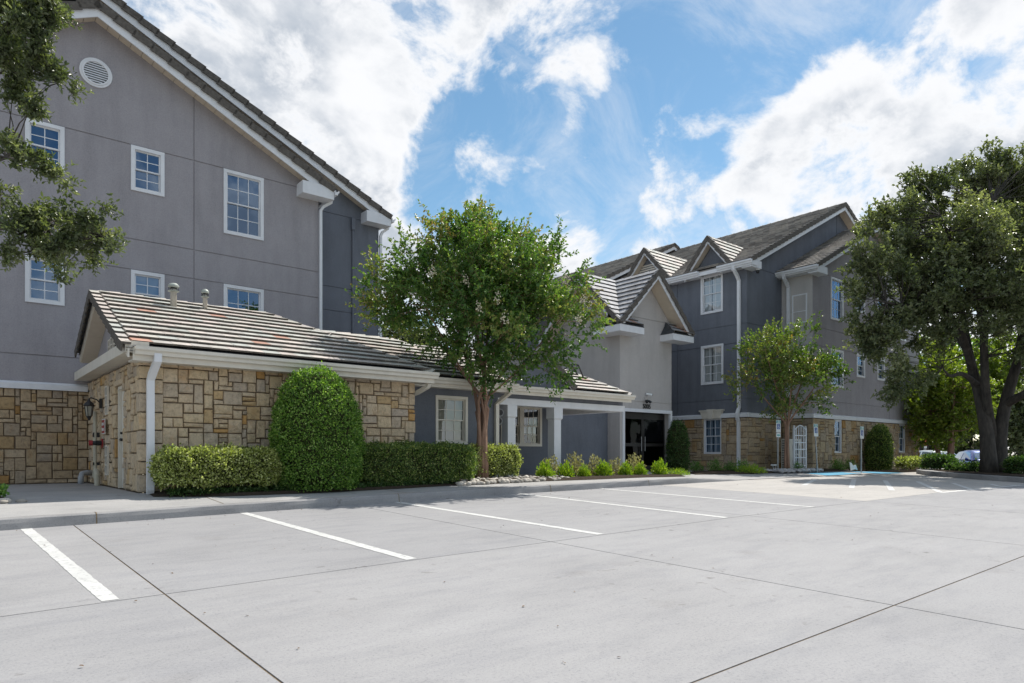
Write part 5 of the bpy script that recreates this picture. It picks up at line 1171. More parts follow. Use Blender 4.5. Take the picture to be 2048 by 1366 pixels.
# ---- trees behind the cars
def far_tree(label, px, pyb, d, cx, cy, sx, sy, n, leaf, lmat, stems=3, name='shade_tree', bark='bark_oak', tone=.5, group='trees behind the parked cars', base_z=-.6):
    Bb = pt(px, pyb, d); Bb.z = base_z; ctr = np.array(pt(cx, cy, d)); C = []; ax, az = sx / F * d, sy / F * d
    while len(C) < n: q = unit(rng.normal(size=3)) * rng.random() ** .4; C.append(ctr + RT * (q[0] * ax) + FW * (q[1] * ax * .8) + UPV * (q[2] * az))
    limbs = []; top = Vector(ctr)
    for i in range(stems):
        a = i * 2.1 + px; s = Vector((math.cos(a), math.sin(a), 0)); limbs.append(([Bb + s * .12, Bb.lerp(top, .35) + s * .35, top + s * ax * .5 + Vector((0, 0, az * .3))], [.17, .12, .02]))
    tn = np.clip(tone + rng.normal(0, .22, n), 0, 1)
    tree(name, label, Bb, limbs, np.array(C), .55, 11, 10, .6, leaf * 1.15, .58, ctr, bark, lmat, group, tn, .02)
far_tree('sunlit yellow-green myrtle with thin fanned stems behind the clipped dark hedge block', 1893, 935, 33, 1893, 805, 68, 82, 120, .15, 'leaf_yellow', 6, 'crape_myrtle', 'bark_myrtle', .42, None)
far_tree('tall yellow-green tree just past the far end of the taupe wing', 1845, 930, 52, 1862, 770, 60, 90, 90, .24, 'leaf_yellow')
far_tree('dark green tree seen between the myrtle stems and the oak trunk', 1935, 930, 56, 1930, 850, 70, 70, 95, .24, 'leaf_oak', tone=.25)
far_tree('yellow-green tree showing through the fork of the live oak trunk', 1990, 930, 48, 2000, 760, 75, 85, 105, .22, 'leaf_yellow', tone=.35)
far_tree('dark tree at the right edge beyond the oak trunk', 2050, 935, 42, 2058, 850, 55, 65, 100, .2, 'leaf_oak', tone=.35)
far_tree('shadowed tree behind the pale parked car', 1860, 930, 60, 1858, 862, 60, 60, 85, .26, 'leaf_oak', tone=.12)
far_tree('tall background tree beyond the wing, topped by the oak crown', 1900, 930, 66, 1905, 745, 90, 80, 90, .3, 'leaf_green', tone=.3)
far_tree('leafy courtyard tree showing behind the slate corner and the annex roof', 800, 900, 24, 812, 700, 55, 34, 55, .11, 'leaf_oak', tone=.4, group=None, base_z=0)

# ---- clipped hedges and the dome
def shell(cu_, cv_, a, b, z0, z1, n, p, leaf, ratio, lmat, name, label, cat, dome=False, group=None, bump=.05, tone_dir=None, seed=0, core='shade_core'):
    zc, c = (z0 + z1) / 2, (z1 - z0) / 2; t = thing(name, label, cat, (cu_, cv_, z0), group)
    area = np.array([b * c, b * c, a * c, a * c, a * b]); f = rng.choice(5, n, p=area / area.sum()); q = rng.uniform(-1, 1, (n, 3))
    q[f == 0, 0] = -1; q[f == 1, 0] = 1; q[f == 2, 1] = -1; q[f == 3, 1] = 1; q[f == 4, 2] = 1
    if dome:
        q[:, 2] = rng.uniform(-1, 1, n) ; th = rng.uniform(0, 2 * math.pi, n); hz = (q[:, 2] + 1) / 2
        rr = np.where(hz < .35, .86 + .14 * np.sin(hz / .35 * math.pi / 2), np.sqrt(np.clip(1 - ((hz - .35) / .65) ** 2.3, 0, 1)))
        keep = rng.random(n) < np.clip(rr + .25, 0, 1); q, th, rr = q[keep], th[keep], rr[keep]; n = len(q)
        q[:, 0] = np.cos(th) * rr; q[:, 1] = np.sin(th) * rr; Nr = np.stack([np.cos(th), np.sin(th), np.clip((q[:, 2] + .2), -.1, 1.4) * .9], 1)
    else:
        nm = (np.abs(q) ** p).sum(1) ** (1 / p); q = q / nm[:, None]; Nr = np.sign(q) * np.abs(q) ** (p - 1) / np.array([a, b, c])
    Nr = unit(Nr); P = np.array([cu_, cv_, zc]) + q * np.array([a, b, c])
    w = bump * (np.sin(P[:, 0] * 6.1 + seed) * np.sin(P[:, 1] * 7.3 + 1) + .7 * np.sin(P[:, 0] * 13 + P[:, 2] * 11 + seed) + .5 * np.sin(P[:, 2] * 19 + P[:, 1] * 17))
    stray = np.where(rng.random(n) < .03, rng.uniform(0, leaf * 1.8, n), 0); gapn = np.sin(P[:, 0] * 9 + 3 * np.sin(P[:, 2] * 5 + seed)) * np.sin(P[:, 2] * 11 + 2 * np.sin(P[:, 0] * 7)) * np.sin(P[:, 1] * 8 + seed); sink = np.where(gapn > .45, leaf * 1.6, 0)
    P = P + Nr * (w + stray - sink + rng.normal(0, leaf * .65, n) - leaf * .6)[:, None]
    D = unit(rng.normal(size=(n, 3)) * .8 + Nr * .7 + UPV * .25); Nn = rng.normal(size=(n, 3)) * .7 + Nr * .8 + UPV * .3
    sz = leaf * rng.uniform(.7, 1.25, n); rr_ = np.clip(rng.normal(.48, .31, n), 0, 1)
    leaves('foliage', P, D, Nn, sz, sz * ratio, lmat, t, rr_)
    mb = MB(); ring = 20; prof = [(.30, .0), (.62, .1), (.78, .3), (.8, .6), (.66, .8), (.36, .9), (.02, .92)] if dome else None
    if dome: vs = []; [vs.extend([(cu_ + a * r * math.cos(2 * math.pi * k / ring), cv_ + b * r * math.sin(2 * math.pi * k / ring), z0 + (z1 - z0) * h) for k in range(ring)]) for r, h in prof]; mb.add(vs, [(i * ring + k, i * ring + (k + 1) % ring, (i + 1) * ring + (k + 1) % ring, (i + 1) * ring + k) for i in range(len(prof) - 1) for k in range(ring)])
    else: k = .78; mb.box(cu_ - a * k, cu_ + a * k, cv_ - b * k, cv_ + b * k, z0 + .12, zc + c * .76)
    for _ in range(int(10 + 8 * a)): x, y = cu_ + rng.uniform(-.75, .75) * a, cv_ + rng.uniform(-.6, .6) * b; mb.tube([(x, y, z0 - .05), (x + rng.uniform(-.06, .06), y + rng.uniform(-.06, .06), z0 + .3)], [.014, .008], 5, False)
    mb.build('stems', core, t)  # solid core coloured dark as shade between the leaves, plus the stems
    return t
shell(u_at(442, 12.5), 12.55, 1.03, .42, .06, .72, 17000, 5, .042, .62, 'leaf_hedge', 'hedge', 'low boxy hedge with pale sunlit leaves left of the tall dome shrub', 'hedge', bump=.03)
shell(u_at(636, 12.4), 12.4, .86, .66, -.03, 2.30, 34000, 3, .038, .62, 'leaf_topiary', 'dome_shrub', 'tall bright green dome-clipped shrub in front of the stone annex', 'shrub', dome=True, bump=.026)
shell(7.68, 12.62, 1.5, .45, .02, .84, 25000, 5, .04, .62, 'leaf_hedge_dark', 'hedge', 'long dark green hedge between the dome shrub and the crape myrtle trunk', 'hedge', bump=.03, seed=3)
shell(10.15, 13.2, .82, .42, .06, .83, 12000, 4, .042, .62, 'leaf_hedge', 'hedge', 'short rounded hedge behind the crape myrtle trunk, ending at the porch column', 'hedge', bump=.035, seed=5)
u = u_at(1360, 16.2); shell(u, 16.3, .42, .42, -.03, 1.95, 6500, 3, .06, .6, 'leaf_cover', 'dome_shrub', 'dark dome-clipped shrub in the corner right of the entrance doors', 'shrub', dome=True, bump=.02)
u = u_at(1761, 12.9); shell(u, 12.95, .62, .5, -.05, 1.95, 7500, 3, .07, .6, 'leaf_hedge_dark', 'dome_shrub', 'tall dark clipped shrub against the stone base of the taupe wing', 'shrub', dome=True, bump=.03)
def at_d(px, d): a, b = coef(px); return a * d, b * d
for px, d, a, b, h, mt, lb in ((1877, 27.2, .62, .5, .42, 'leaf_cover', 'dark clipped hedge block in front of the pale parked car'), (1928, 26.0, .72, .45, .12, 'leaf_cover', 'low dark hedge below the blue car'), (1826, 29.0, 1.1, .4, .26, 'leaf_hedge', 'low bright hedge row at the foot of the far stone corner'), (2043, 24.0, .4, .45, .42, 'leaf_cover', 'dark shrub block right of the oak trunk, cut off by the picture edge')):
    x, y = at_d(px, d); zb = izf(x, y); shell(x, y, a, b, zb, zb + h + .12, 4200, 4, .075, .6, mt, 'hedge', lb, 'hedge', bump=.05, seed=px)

# ---- small shrubs along the walk: one of each kind, copied
def small_shrub(lmat, r, h, n, leaf, ratio, tall=False):
    t = thing('shrub', '', 'shrub', (0, 0, 0), None, False); O = np.zeros((n, 3)); q = unit(rng.normal(size=(n, 3))); q[:, 2] = np.abs(q[:, 2])
    k = rng.random(n) ** .45; lump = 1 + .22 * np.sin(q[:, 0] * 5 + 1) * np.sin(q[:, 1] * 6 + q[:, 2] * 4); P = q * (k * lump)[:, None] * np.array([r, r, h]); D = unit(q * .9 + rng.normal(size=(n, 3)) * .5 + UPV * .45); Nn = rng.normal(size=(n, 3)) + UPV * .8
    s = leaf * rng.uniform(.7, 1.25, n); leaves('foliage', P, D, Nn, s, s * ratio, lmat, t, np.clip(rng.normal(.45, .26, n), 0, 1))
    mb = MB()
    for i in range(14): mb.tube([(0, 0, -.06), P[i] * .5, P[i] * .95], [.008, .006, .003], 4, False)
    mb.build('stems', 'twig', t); return t
def place(proto, first, loc, s, rot, label, group):
    o = proto if first else copy_tree(proto); o.location = loc; o.scale = (s, s, s * rng.uniform(.92, 1.08)); o.rotation_euler = (0, 0, rot); o['label'] = label; o['group'] = group; return o
lime = small_shrub('leaf_lime', .19, .33, 620, .085, .26)
ordn = ['first', 'second', 'third', 'fourth', 'fifth', 'sixth', 'seventh']
for i, px in enumerate((1091, 1131, 1168, 1207, 1252, 1281, 1319)):
    v = 12.75 + .04 * (i % 2); u = u_at(px, v); place(lime, i == 0, (u, v, walk_z(u, v) + .04), 1 + .17 * math.sin(i * 2.3 + .5), i * 1.3, 'lime-green mounded shrub beside the walk, %s from the porch column side' % ordn[i], 'lime shrubs along the walk')
var = small_shrub('leaf_varieg', .27, .58, 620, .062, .5)
for i, px in enumerate((1103, 1150, 1189, 1231, 1270)):
    v = 13.2; u = u_at(px, v); place(var, i == 0, (u, v, walk_z(u, v) + .05), 1.0 + .14 * math.sin(i * 1.7), i * 2.1, 'airy cream-leaved shrub behind the lime shrubs, %s from the porch column' % ordn[i], 'cream shrubs behind the lime ones')
low = small_shrub('leaf_lime', .34, .2, 900, .05, .25)
for i, (px, v, lb) in enumerate(((1356, 12.8, 'low spreading lime plant at the foot of the right door jamb'), (1503, 12.75, 'wide bright green clump at the corner below the white downspout'))):
    u = u_at(px, v); place(low, i == 0, (u, v, walk_z(u, v) + .03), 1.0 + .5 * i, i, lb, 'low lime ground plants')
grn = small_shrub('leaf_green', .28, .42, 700, .055, .35)
for i, (px, v, s, lb) in enumerate(((1392, 15.2, .95, 'green shrub beside the dark dome shrub near the entrance'), (1430, 14.3, 1.0, 'green shrub below the ground floor stone-framed window'), (1460, 14.1, .9, 'sparse green shrub between the window and the white downspout'), (1484, 13.4, 1.1, 'green shrub at the foot of the white downspout'), (1596, 13.0, .75, 'green vine shrub at the foot of the white trellis'), (1674, 12.9, 1.0, 'low green shrub right of the leaning sign post'), (1700, 12.9, 1.0, 'low green shrub left of the third sign post'))):
    u = u_at(px, v); place(grn, i == 0, (u, v, -.0), s, i * 1.1, lb, 'green shrubs along the right block')
# ---- ground cover, stones, litter
def cover(poly_fn, n, name, label, leaf=.045, mat='leaf_cover', h=.1):
    P = np.array([poly_fn() for _ in range(n)]); P[:, 2] += rng.random(n) * h; D = unit(rng.normal(size=(n, 3)) + UPV * .3); o = leaves(name, P, D, rng.normal(size=(n, 3)) * .6 + UPV, leaf * rng.uniform(.7, 1.3, n), leaf * .6, mat, None, None, kind='stuff'); o['label'] = label; o['category'] = 'ground cover'
def strip_pts(u0, u1, v0, v1):
    def f():
        u = rng.uniform(u0, u1); v = rng.uniform(v0, v1) - .18 * math.sin((u - u0) / (u1 - u0) * math.pi); return (u, v, walk_z(u, v) + .02)
    return f
cover(strip_pts(2.85, 8.7, 12.25, 12.7), 6500, 'ground_cover', 'dark low ivy at the foot of the hedges along the walk')
cover(lambda: (rng.uniform(-1.6, .7), rng.uniform(12.6, 13.3), .0), 2600, 'ground_cover', 'green ivy patch at the left picture edge beside the walk', .05, 'leaf_green', .16)
import bmesh
def rock_mesh():
    bm = bmesh.new(); bmesh.ops.create_icosphere(bm, subdivisions=2, radius=1); V = np.array([v.co[:] for v in bm.verts]); Fc = [tuple(v.index for v in f.verts) for f in bm.faces]; bm.free(); return V, Fc
RV_, RF_ = rock_mesh()
def rocks(n, fn, mat, label, s=.065):
    mb = MB(); ids = []
    for i in range(n):
        u, v, z = fn(i); sc = np.array([s * rng.uniform(.7, 1.5), s * rng.uniform(.6, 1.1), s * rng.uniform(.4, .75)]); ph = rng.uniform(0, 6, 3)
        d = 1 + .14 * np.sin(RV_ @ rng.normal(size=3) * 2.2 + ph[0]) + .1 * np.sin(RV_ @ rng.normal(size=3) * 3.3 + ph[1]); W = RV_ * d[:, None] * sc; a = rng.uniform(0, 6.28)
        W = np.stack([W[:, 0] * math.cos(a) - W[:, 1] * math.sin(a), W[:, 0] * math.sin(a) + W[:, 1] * math.cos(a), W[:, 2]], 1) + np.array([u, v, z + sc[2] * .5]); mb.add(W.tolist(), RF_); ids += [i] * len(RF_)
    o = mb.build('river_rocks', mat, None, True, kind='stuff'); o['label'] = label; o['category'] = 'rocks'; joined_rnd(o, np.array(ids))
def bed_a(i):
    u = rng.uniform(8.5, 12.2); v0 = 12.08 + .13 * max(0, u - 9.2); v = v0 + abs(rng.normal(0, .26)); return u, min(v, 13.1), walk_z(u, v) + .01 + .06 * min(1, (v - v0) / .4)
rocks(250, bed_a, 'rock', 'pale river rocks round the crape myrtle trunk at the walk edge', .072)
rocks(330, lambda i: (rng.uniform(22.6, 25.6), 12.45 + abs(rng.normal(0, .42)), -.02 + rng.uniform(0, .05)), 'rock_grey', 'grey river rocks in front of the white trellis and the heat pump', .085)
rocks(22, lambda i: (rng.uniform(-.6, .95), rng.normal(12.52, .05), walk_z(0, 12.5)), 'rock', 'pale rocks edging the ivy patch at the left picture edge', .065)
P = []; D = []
for _ in range(150):
    u, v = (rng.uniform(-2, 16), rng.uniform(.5, 11)) if rng.random() < .6 else (rng.uniform(2, 16), 10.95 - abs(rng.normal(0, .3))); P.append((u, v, lot_z(u, v) + .008))
P = np.array(P); n = len(P); D = rng.normal(size=(n, 3)) * np.array([1, 1, .15]); o = leaves('fallen_leaves', P, D, rng.normal(size=(n, 3)) * .25 + UPV, rng.uniform(.012, .036, n), rng.uniform(.008, .02, n), 'dry_leaf', None, None, kind='stuff'); o['label'] = 'brown fallen leaves scattered over the concrete car park'; o['category'] = 'leaves'

# ================================================================== smaller things
M['sign_white'] = plain('sign_white', (.72, .74, .74), .4, .05, 8); M['sign_blue'] = plain('sign_blue', (.02, .09, .34), .4, .05, 8); M['sign_green'] = plain('sign_green', (.05, .36, .36), .4, .05, 8)
M['lamp_glass'] = plain('frosted_lamp_glass', (.34, .33, .28), .25, .1, 8); M['orange'] = plain('orange_sign', (.55, .13, .05), .5, .05, 8); M['dark_grille'] = plain('dark_grille', (.03, .035, .042), .5, .2, 10)
# lantern on the annex side wall
lx, ly, lz = 2.30, 16.75, z_at(818, 2.35, 16.75)
ln = thing('wall_lantern', 'black carriage lantern on the side wall of the stone annex', 'lantern', (lx, ly, lz - .2))
mb = MB(); mb.lathe((lx, ly, lz - .16), [(.02, -.08), (.035, -.03), (.05, 0), (.055, .01)], 6); mb.lathe((lx, ly, lz + .06), [(.1, 0), (.105, .015), (.07, .07), (.03, .11), (.012, .16)], 12)
for k in range(6): a = k * math.pi / 3; mb.tube([(lx + .055 * math.cos(a), ly + .055 * math.sin(a), lz - .15), (lx + .085 * math.cos(a), ly + .085 * math.sin(a), lz + .06)], .007, 5)
mb.build('cage', 'black_metal', ln); mb = MB(); mb.lathe((lx, ly, lz - .15), [(.048, 0), (.078, .205)], 6); mb.build('lamp_glass', 'lamp_glass', ln)
mb = MB(); mb.tube([(lx, ly, lz + .2), (lx + .03, ly, lz + .24), (lx + .14, ly, lz + .2), (2.52, ly, lz + .12)], .013, 6); mb.box(2.49, 2.53, ly - .06, ly + .06, lz + .02, lz + .22); mb.build('bracket', 'black_metal', ln)
# red plate, hose connection and standpipe
sg = thing('warning_sign', 'red sign with two white lines of text on the annex side wall', 'sign', (2.5, 16.28, 1.0)); a0 = z_at(868, 2.5, 16.3); a1 = z_at(838, 2.5, 16.3)
mb = MB(); mb.box(2.488, 2.5, 16.12, 16.46, a0, a1); mb.build('plate', 'sign_white', sg); mb = MB(); mb.box(2.483, 2.4875, 16.14, 16.44, a0 + .02, a1 - .02); mb.build('red_face', 'red', sg)
mb = MB()
for zc in (a0 + (a1 - a0) * .3, a0 + (a1 - a0) * .66):
    for k in range(5): y = 16.18 + k * .05; mb.box(2.479, 2.482, y, y + .034, zc - .03, zc + .03); mb.box(2.478, 2.4789, y + .01, y + .02, zc - .012, zc + .01)
mb.build('white_strokes', 'sign_white', sg)
hy = 16.55; hz = z_at(886, 2.4, hy); fd = thing('hose_connection', 'red wall-mounted fire hose connection with black body on the annex side wall', 'hose connection', (2.5, hy, hz))
mb = MB(); mb.tube([(2.52, hy, hz), (2.40, hy, hz)], .055, 14); mb.tube([(2.40, hy, hz), (2.34, hy + .02, hz)], .045, 14); mb.build('body', 'black_metal', fd)
mb = MB(); mb.tube([(2.34, hy + .02, hz), (2.27, hy + .03, hz)], .058, 14); mb.tube([(2.515, hy, hz - .005), (2.495, hy, hz - .005)], .1, 18); mb.build('red_cap', 'red', fd)
sp_ = thing('standpipe', 'cream painted standpipe with elbow beside the fire hose connection', 'pipe', (2.42, 16.95, -.03)); mb = MB(); mb.tube([(2.44, 16.95, .12), (2.44, 16.95, 1.55)], .036, 12); mb.build('riser', 'blind', sp_)
mb = MB(); mb.tube([(2.44, 16.72, -.03), (2.44, 16.72, .2), (2.44, 16.76, .26), (2.44, 16.84, .28), (2.44, 16.92, .26), (2.44, 16.95, .16)], .055, 12); mb.build('elbow', 'blind', sp_)
mb = MB(); mb.box(2.4, 2.52, 16.92, 16.98, 1.0, 1.1); mb.box(2.4, 2.52, 16.92, 16.98, .4, .46); mb.build('clamp', 'black_metal', sp_)
gp = MB(); q = pt(171, 985, 16.2); gp.tube([(2.3, 17.9, -.05), (2.3, 17.9, .12), (2.33, 17.93, .2), (2.42, 18.0, .22), (2.6, 18.1, .2)], .06, 12); tag(gp.build('drain_pipe', 'pvc', None, True), 'grey plastic pipe elbow at the inner corner of stone annex and gable wall', 'pipe')
# twin black floodlight under the office eave
fx, fy = 10.98, 13.86; fl = thing('floodlight', 'twin black round floodlight heads stacked at the porch corner behind the myrtle trunk', 'floodlight', (fx, fy, 1.5)); aim = Vector((-.55, -.83, -.08)).normalized()
mb = MB(); mb.box(fx - .1, fx + .06, fy - .02, fy + .1, 1.55, 2.02); mb.build('housing', 'black_metal', fl)
for dx, z in ((.06, z_at(824, fx, 13.7)), (.02, z_at(841, fx, 13.7))):
    c = Vector((fx + dx, fy, z)); mb = MB(); mb.tube([c, c + aim * .17], .1, 20); mb.build('lamp_head', 'pvc', fl); mb = MB(); mb.tube([c + aim * .165, c + aim * .176], .082, 20); mb.build('lens', 'black_metal', fl)
# camera and twin light above the entrance
x0, z0 = u_at(1295, 16.5), z_at(788, 19.9, 16.5); sc_ = thing('security_camera', 'small white security camera above the house number', 'camera', (x0, 16.6, z0))
mb = MB(); mb.tube([(x0, 16.6, z0 - .02), (x0, 16.5, z0)], .02, 8); mb.tube([(x0 - .05, 16.52, z0 + .02), (x0 + .12, 16.38, z0 - .02)], .045, 12); mb.build('body', 'sign_white', sc_); mb = MB(); mb.tube([(x0 + .12, 16.38, z0 - .02), (x0 + .135, 16.368, z0 - .024)], .03, 12); mb.build('lens', 'black_metal', sc_)
z0 = z_at(800, 19.9, 16.5); el = thing('floodlight', 'small twin-headed light between the security camera and the house number', 'floodlight', (x0, 16.6, z0)); mb = MB(); mb.box(x0 - .06, x0 + .06, 16.56, 16.6, z0 - .02, z0 + .16); mb.build('housing', 'lightgrey', el)
for s in (-1, 1): mb = MB(); mb.tube([(x0 + s * .02, 16.56, z0 + .02), (x0 + s * .09, 16.48, z0 - .03), (x0 + s * .11, 16.43, z0 - .08)], [.02, .045, .055], 12); mb.build('lamp_head', 'black_metal', el)
# accessible parking signs
def sign(px, d, top, bot, lean, label, extra):
    x, y = at_d(px, d); zb = -.06 if y > 11.5 else izf(x, y); t = thing('parking_sign', label, 'sign', (x, y, zb), 'accessible parking signs', False); H = z_at(top, x, y) - zb; L = lean
    mb = MB(); mb.rtube([(0, 0, -.1), (L, 0, H)], .045, .03); mb.build('post', 'steel', t)
    def plate(z0, z1, w, mt, nm, yy=-.03):
        mb = MB(); X = lambda z: L * z / H; mb.hexa([(X(z0) - w, yy, z0), (X(z0) + w, yy, z0), (X(z1) + w, yy, z1), (X(z1) - w, yy, z1), (X(z0) - w, yy + .006, z0), (X(z0) + w, yy + .006, z0), (X(z1) + w, yy + .006, z1), (X(z1) - w, yy + .006, z1)]); return mb.build(nm, mt, t)
    pl_ = plate(H - .46, H, .155, 'sign_white', 'plate'); plate(H - .12, H - .015, .14, 'sign_green', 'green_band', -.034); plate(H - .34, H - .14, .1, 'sign_blue', 'blue_square', -.0342)
    if extra: plate(H - .63, H - .48, .15, 'sign_white', 'lower_plate'); plate(H - .58, H - .53, .1, 'sign_green', 'green_line', -.034)
    cx, cz = L * (H - .24) / H, H - .24; mb = MB(); yy = -.0352; seg = lambda a, b, w: mb.tube([(cx + a[0], yy, cz + a[1]), (cx + b[0], yy, cz + b[1])], w, 5)
    pts = [(cx - .005 + .042 * math.cos(t_), yy, cz - .03 + .042 * math.sin(t_)) for t_ in np.linspace(2.2, 6.0, 14)]; mb.tube(pts, .007, 5)      # wheelchair symbol
    seg((-.02, .045), (-.012, -.005), .009); seg((-.012, -.005), (.03, -.008), .008); seg((.03, -.008), (.046, -.055), .008); seg((-.018, .02), (.02, .018), .006); mb.lathe((cx - .022, yy, cz + .058), [(.004, 0), (.014, .008), (.014, .016), (.004, .024)], 8)
    mb.build('wheelchair_symbol', 'sign_white', t)
    for k, w_ in enumerate(('RESERVED', 'PARKING')): text(w_, .045, (L * (H - .05) / H, -.041, H - .045 - k * .05), 0, 'sign_white', t, 'lettering', .001)
    return t
sign(1555.5, 25.0, 840, 938, .0, 'upright accessible parking sign with a second small plate, before the myrtle trunk', True)
sign(1635, 25.2, 848, 944, -.2, 'accessible parking sign on a post leaning left, beside the white trellis', False)
sign(1722.5, 25.8, 853, 940, .0, 'single-plate accessible parking sign left of the dark clipped shrub on the wing', False)
# white trellis with an arched top
tu0, tu1, tv = u_at(1588, 13.15), u_at(1611, 13.15), 13.15; tr = thing('trellis', 'white arched garden trellis in front of the heat pump', 'trellis', ((tu0 + tu1) / 2, tv, -.03)); W_ = tu1 - tu0; Ht = z_at(855, (tu0 + tu1) / 2, tv)
for x in (tu0, tu1): mb = MB(); mb.box(x - .035, x + .035, tv - .035, tv + .035, -.05, Ht - .05); mb.lathe((x, tv, Ht - .05), [(.045, 0), (.05, .02), (.03, .05), (.045, .08), (.02, .12)], 10); mb.build('post', 'white', tr)
for k in range(1, 5): x = tu0 + W_ * k / 5; zt = Ht - .05 + .16 * math.sin(math.pi * k / 5) - .02; mb = MB(); mb.box(x - .014, x + .014, tv - .012, tv + .012, .05, zt); mb.build('slat', 'white', tr)
for z in (.2, .52, .85, 1.12, 1.4): z = z * Ht / 1.72; mb = MB(); mb.box(tu0 + .035, tu1 - .035, tv - .026, tv - .0125, z - .02, z + .02); mb.build('rail', 'white', tr)
mb = MB(); mb.tube([(tu0 + W_ * t_, tv - .02, Ht - .12 + .2 * math.sin(math.pi * t_)) for t_ in np.linspace(0, 1, 14)], .022, 8); mb.build('arch', 'white', tr)
# heat pump
hu, hv = 25.5, 13.72; hp = thing('heat_pump', 'beige outdoor heat pump with two stacked fans behind the white trellis', 'heat pump', (hu + .45, hv + .17, -.03)); mb = MB(); mb.box(hu, hu + .95, hv, hv + .34, .0, 1.24); mb.build('casing', 'cream', hp)
for z in (.34, .9):
    n = 28; mb = MB(); mb.tube([(hu + .5, hv - .004, z), (hu + .5, hv - .02, z)], .27, n); mb.build('fan_opening', 'dark_grille', hp)
    mb = MB()
    for r in (.08, .16, .235): mb.tube([(hu + .5 + r * math.cos(t_), hv - .03, z + r * math.sin(t_)) for t_ in np.linspace(0, 2 * math.pi, 25)], .006, 4)
    mb.build('fan_guard', 'steel', hp)
for k in range(17): z = .08 + k * .068; mb = MB(); mb.box(hu - .012, hu - .001, hv + .03, hv + .31, z, z + .034); mb.build('louver', 'dark_grille', hp)
# bent white scrap leaning in the bed
sx, sy = at_d(1702, 26.4); mb = MB(); mb.hexa([(sx, sy, 0), (sx + .35, sy, .05), (sx + .35, sy + .02, .05), (sx, sy + .02, 0), (sx - .1, sy, .32), (sx + .05, sy, .3), (sx + .05, sy + .02, .3), (sx - .1, sy + .02, .32)]); mb.hexa([(sx + .2, sy, .1), (sx + .5, sy - .03, .02), (sx + .5, sy, .02), (sx + .2, sy + .02, .1), (sx + .25, sy, .2), (sx + .42, sy, .22), (sx + .42, sy + .02, .22), (sx + .25, sy + .02, .2)])
tag(mb.build('plastic_scrap', 'sign_white'), 'bent white plastic scrap lying in the bed left of the third sign', 'scrap')
mb = MB(); x, y = at_d(1549, 25.6); mb.box(x - .18, x + .14, y - .05, y + .05, .2, .26); mb.tube([(x - .12, y, .2), (x - .02, y, -.05)], .012, 5); mb.tube([(x + .1, y, .2), (x - .02, y, -.05)], .012, 5); tag(mb.build('garden_light', 'sign_white'), 'small white garden light on bent stake left of the first sign post', 'garden light')
# bracket on the porch roof and camera under the far eave
bp = pt(1152, 742, 21.0); mb = MB(); mb.tube([bp + Vector((-.35, .3, .0)), bp + Vector((0, .2, .22)), bp + Vector((.3, .1, -.25))], .025, 6); mb.tube([bp + Vector((-.25, 0, -.1)), bp + Vector((.05, -.05, .18)), bp + Vector((.28, -.1, -.3))], .025, 6); mb.tube([bp + Vector((0, .2, .22)), bp + Vector((.05, -.05, .18))], .025, 6); mb.tube([bp + Vector((.3, .1, -.25)), bp + Vector((.28, -.1, -.3))], .025, 6)
tag(mb.build('roof_bracket', 'black_metal'), 'black bent metal bracket above the porch roof beside the entry tower', 'bracket')
cpos = Vector((24.6, 14.55, 7.85)); ec = thing('security_camera', 'tiny dark dome camera under the slate eave corner near the top of the downspout', 'camera', cpos); mb = MB(); mb.lathe(cpos, [(.02, -.1), (.06, -.07), (.07, -.02), (.07, .03)], 12); mb.build('dome', 'black_metal', ec); mb = MB(); mb.lathe(cpos, [(.075, .03), (.075, .07)], 12); mb.build('base', 'sign_white', ec)
# orange notice on a post behind the cars
x, y = at_d(1850, 40); os_ = thing('notice_board', 'small orange notice sign on a post behind the pale car', 'sign', (x, y, -.6)); a, b = z_at(896, x, y), z_at(877, x, y); mb = MB(); mb.rtube([(x, y, -.6), (x, y, a)], .1, .1); mb.build('post', 'steel', os_); mb = MB(); mb.box(x - .16, x + .24, y - .03, y, a + .12, b); mb.build('plate', 'orange', os_); mb = MB(); mb.box(x - .16, x + .2, y - .03, y, a, a + .11); mb.build('lower_plate', 'sign_white', os_)

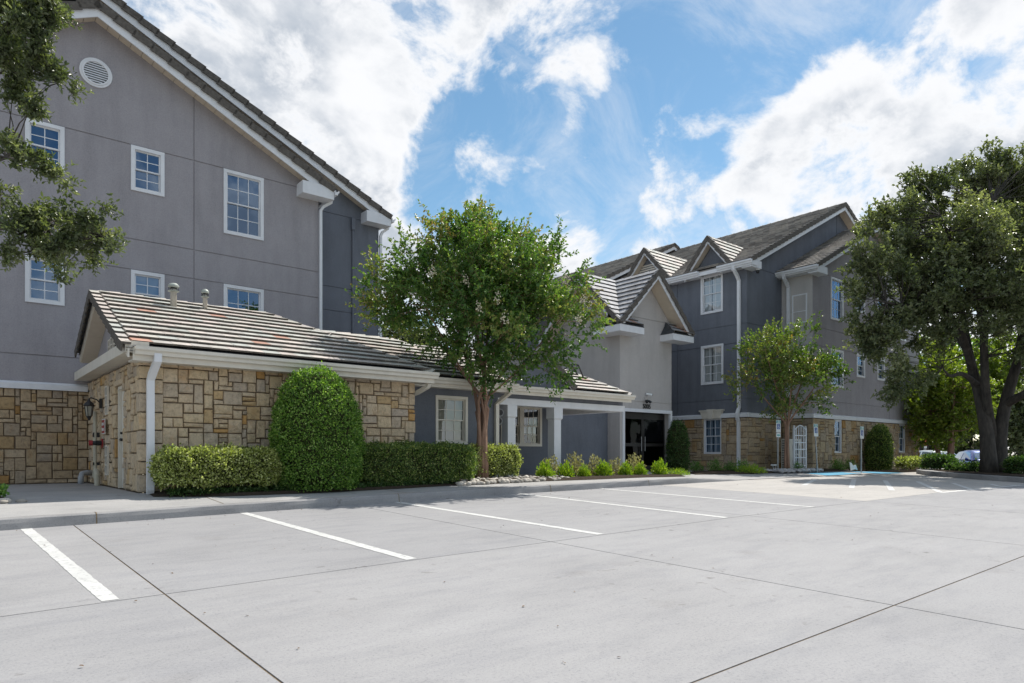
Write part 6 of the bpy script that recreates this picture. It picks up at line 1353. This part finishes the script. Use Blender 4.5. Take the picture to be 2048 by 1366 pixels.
# ---- parked cars
def paint(name, col):
    m, nt, N, L, p = nt_of(name); p.inputs['Base Color'].default_value = (*col, 1); p.inputs['Roughness'].default_value = .28; p.inputs['Metallic'].default_value = .35; p.inputs['Coat Weight'].default_value = .8; p.inputs['Coat Roughness'].default_value = .05; return m
M['car_blue'] = paint('blue_car_paint', (.05, .075, .30)); M['car_silver'] = paint('pale_car_paint', (.62, .68, .70)); M['tyre'] = plain('tyre_rubber', (.02, .02, .02), .8); M['car_glass'] = glass_mat('car_glass', .35, (.25, .3, .32)); M['chrome'] = plain('chrome', (.6, .6, .6), .15, .02, 5, .5, 1.0)
M['headlight'] = plain('headlight_lens', (.6, .62, .65), .12, .05, 8); M['tail'] = plain('tail_lens', (.3, .02, .02), .2, .05, 8)
def car(label, loc, rot, body_mat):
    """x forwards; body lofted from stations along the length"""
    t = thing('parked_car', label, 'car', loc, 'cars parked behind the island', False)
    st = [(-2.28, .62, .45, .68), (-2.2, .74, .30, .86), (-1.9, .84, .24, .95), (-1.35, .88, .22, .98), (-.6, .90, .21, .98), (.3, .90, .21, .97), (1.0, .89, .22, .94), (1.55, .87, .24, .86), (2.0, .80, .28, .76), (2.22, .64, .36, .64), (2.28, .5, .42, .56)]
    rings = []
    for x, w, z0, z1 in st:
        h = z1 - z0; half = [(w * .80, z0), (w * .97, z0 + h * .18), (w, z0 + h * .5), (w * .965, z0 + h * .82), (w * .86, z1 - h * .03), (w * .5, z1 + .012), (0, z1 + .02)]
        rings.append([(x, -y, z) for y, z in half] + [(x, y, z) for y, z in half[-2::-1]])
    n = len(rings[0]); mb = MB(); mb.add(sum(rings, []), [(i * n + k, (i + 1) * n + k, (i + 1) * n + (k + 1) % n, i * n + (k + 1) % n) for i in range(len(rings) - 1) for k in range(n)] + [tuple(range(n)), tuple(range(len(rings) * n - 1, (len(rings) - 1) * n - 1, -1))])
    body = mb.build('body', body_mat, t, True)
    cab = [(-1.72, .70, .97), (-1.0, .60, 1.38), (-.3, .585, 1.44), (.25, .58, 1.42), (.62, .60, 1.34), (1.25, .72, .93)]
    mb = MB(); rg_ = []
    for x, w, z in cab: rg_.append([(x, -.80, .95), (x, -w, z - .035), (x, -w * .8, z + .0), (x, 0, z + .02), (x, w * .8, z), (x, w, z - .035), (x, .80, .95)] if z > 1 else [(x, -.79, .94), (x, -.76, .945), (x, -.5, .955), (x, 0, .965), (x, .5, .955), (x, .76, .945), (x, .79, .94)])
    m = 7; mb.add(sum(rg_, []), [(i * m + k, (i + 1) * m + k, (i + 1) * m + k + 1, i * m + k + 1) for i in range(len(rg_) - 1) for k in range(m - 1)]); mb.build('cabin', body_mat, t, True)
    o = .012
    mb = MB(); mb.poly([(1.2 + o, -.66, .985), (1.2 + o, .66, .985), (.66 + o, .53, 1.335), (.66 + o, -.53, 1.335)]); mb.build('windscreen', 'car_glass', t)
    mb = MB(); mb.poly([(-1.68 - o, -.62, 1.01), (-1.68 - o, .62, 1.01), (-1.03 - o, .53, 1.37), (-1.03 - o, -.53, 1.37)]); mb.build('rear_window', 'car_glass', t)
    for s in (-1, 1):
        for (p) in ([(1.05, .775, .985), (.58, .625, 1.30), (-.18, .622, 1.375), (-.18, .785, .985)], [(-.26, .785, .985), (-.26, .622, 1.375), (-.95, .63, 1.34), (-1.38, .765, .985)]):
            mb = MB(); mb.poly([(x, s * (y + o * 1.6), z) for x, y, z in p]); mb.build('side_window', 'car_glass', t)
        mb = MB(); mb.tube([(.92, s * .85, .98), (.9, s * 1.0, 1.02)], [.035, .085], 10); mb.build('mirror', body_mat, t)
        mb = MB(); mb.hexa([(2.12, s * .42, .58), (1.98, s * .74, .6), (1.98, s * .74, .70), (2.12, s * .42, .68), (2.27, s * .42, .57), (2.1, s * .74, .6), (2.1, s * .74, .69), (2.26, s * .42, .66)]); mb.build('headlight', 'headlight', t)
        mb = MB(); mb.hexa([(-2.1, s * .5, .7), (-2.0, s * .8, .7), (-2.0, s * .8, .86), (-2.1, s * .5, .84), (-2.27, s * .5, .7), (-2.18, s * .76, .7), (-2.18, s * .74, .84), (-2.25, s * .5, .82)]); mb.build('tail_light', 'tail', t)
        for x in (-1.35, 1.4):
            mb = MB(); mb.tube([(x, s * .72, .32), (x, s * .905, .32)], .32, 22); w = mb.build('wheel', 'tyre', t); mb = MB(); mb.tube([(x, s * .906, .32), (x, s * .912, .32)], .2, 18); mb.build('rim', 'chrome', w)
    mb = MB(); mb.box(2.24, 2.275, -.38, .38, .46, .6); mb.build('grille', 'black_metal', t)
    mb = MB(); mb.box(2.2, 2.292, -.15, .15, .40, .49); mb.build('number_plate', 'sign_white', t)
    t.rotation_euler = (0, 0, rot); return t
x, y = at_d(1962, 33.5); car('dark blue sedan parked behind the oak trunk, facing the walk', (x, y, -.6), R(215), 'car_blue')
x, y = at_d(1868, 37.5); car('pale silver car parked behind the clipped hedge block and the stone corner', (x, y, -.6), R(250), 'car_silver')
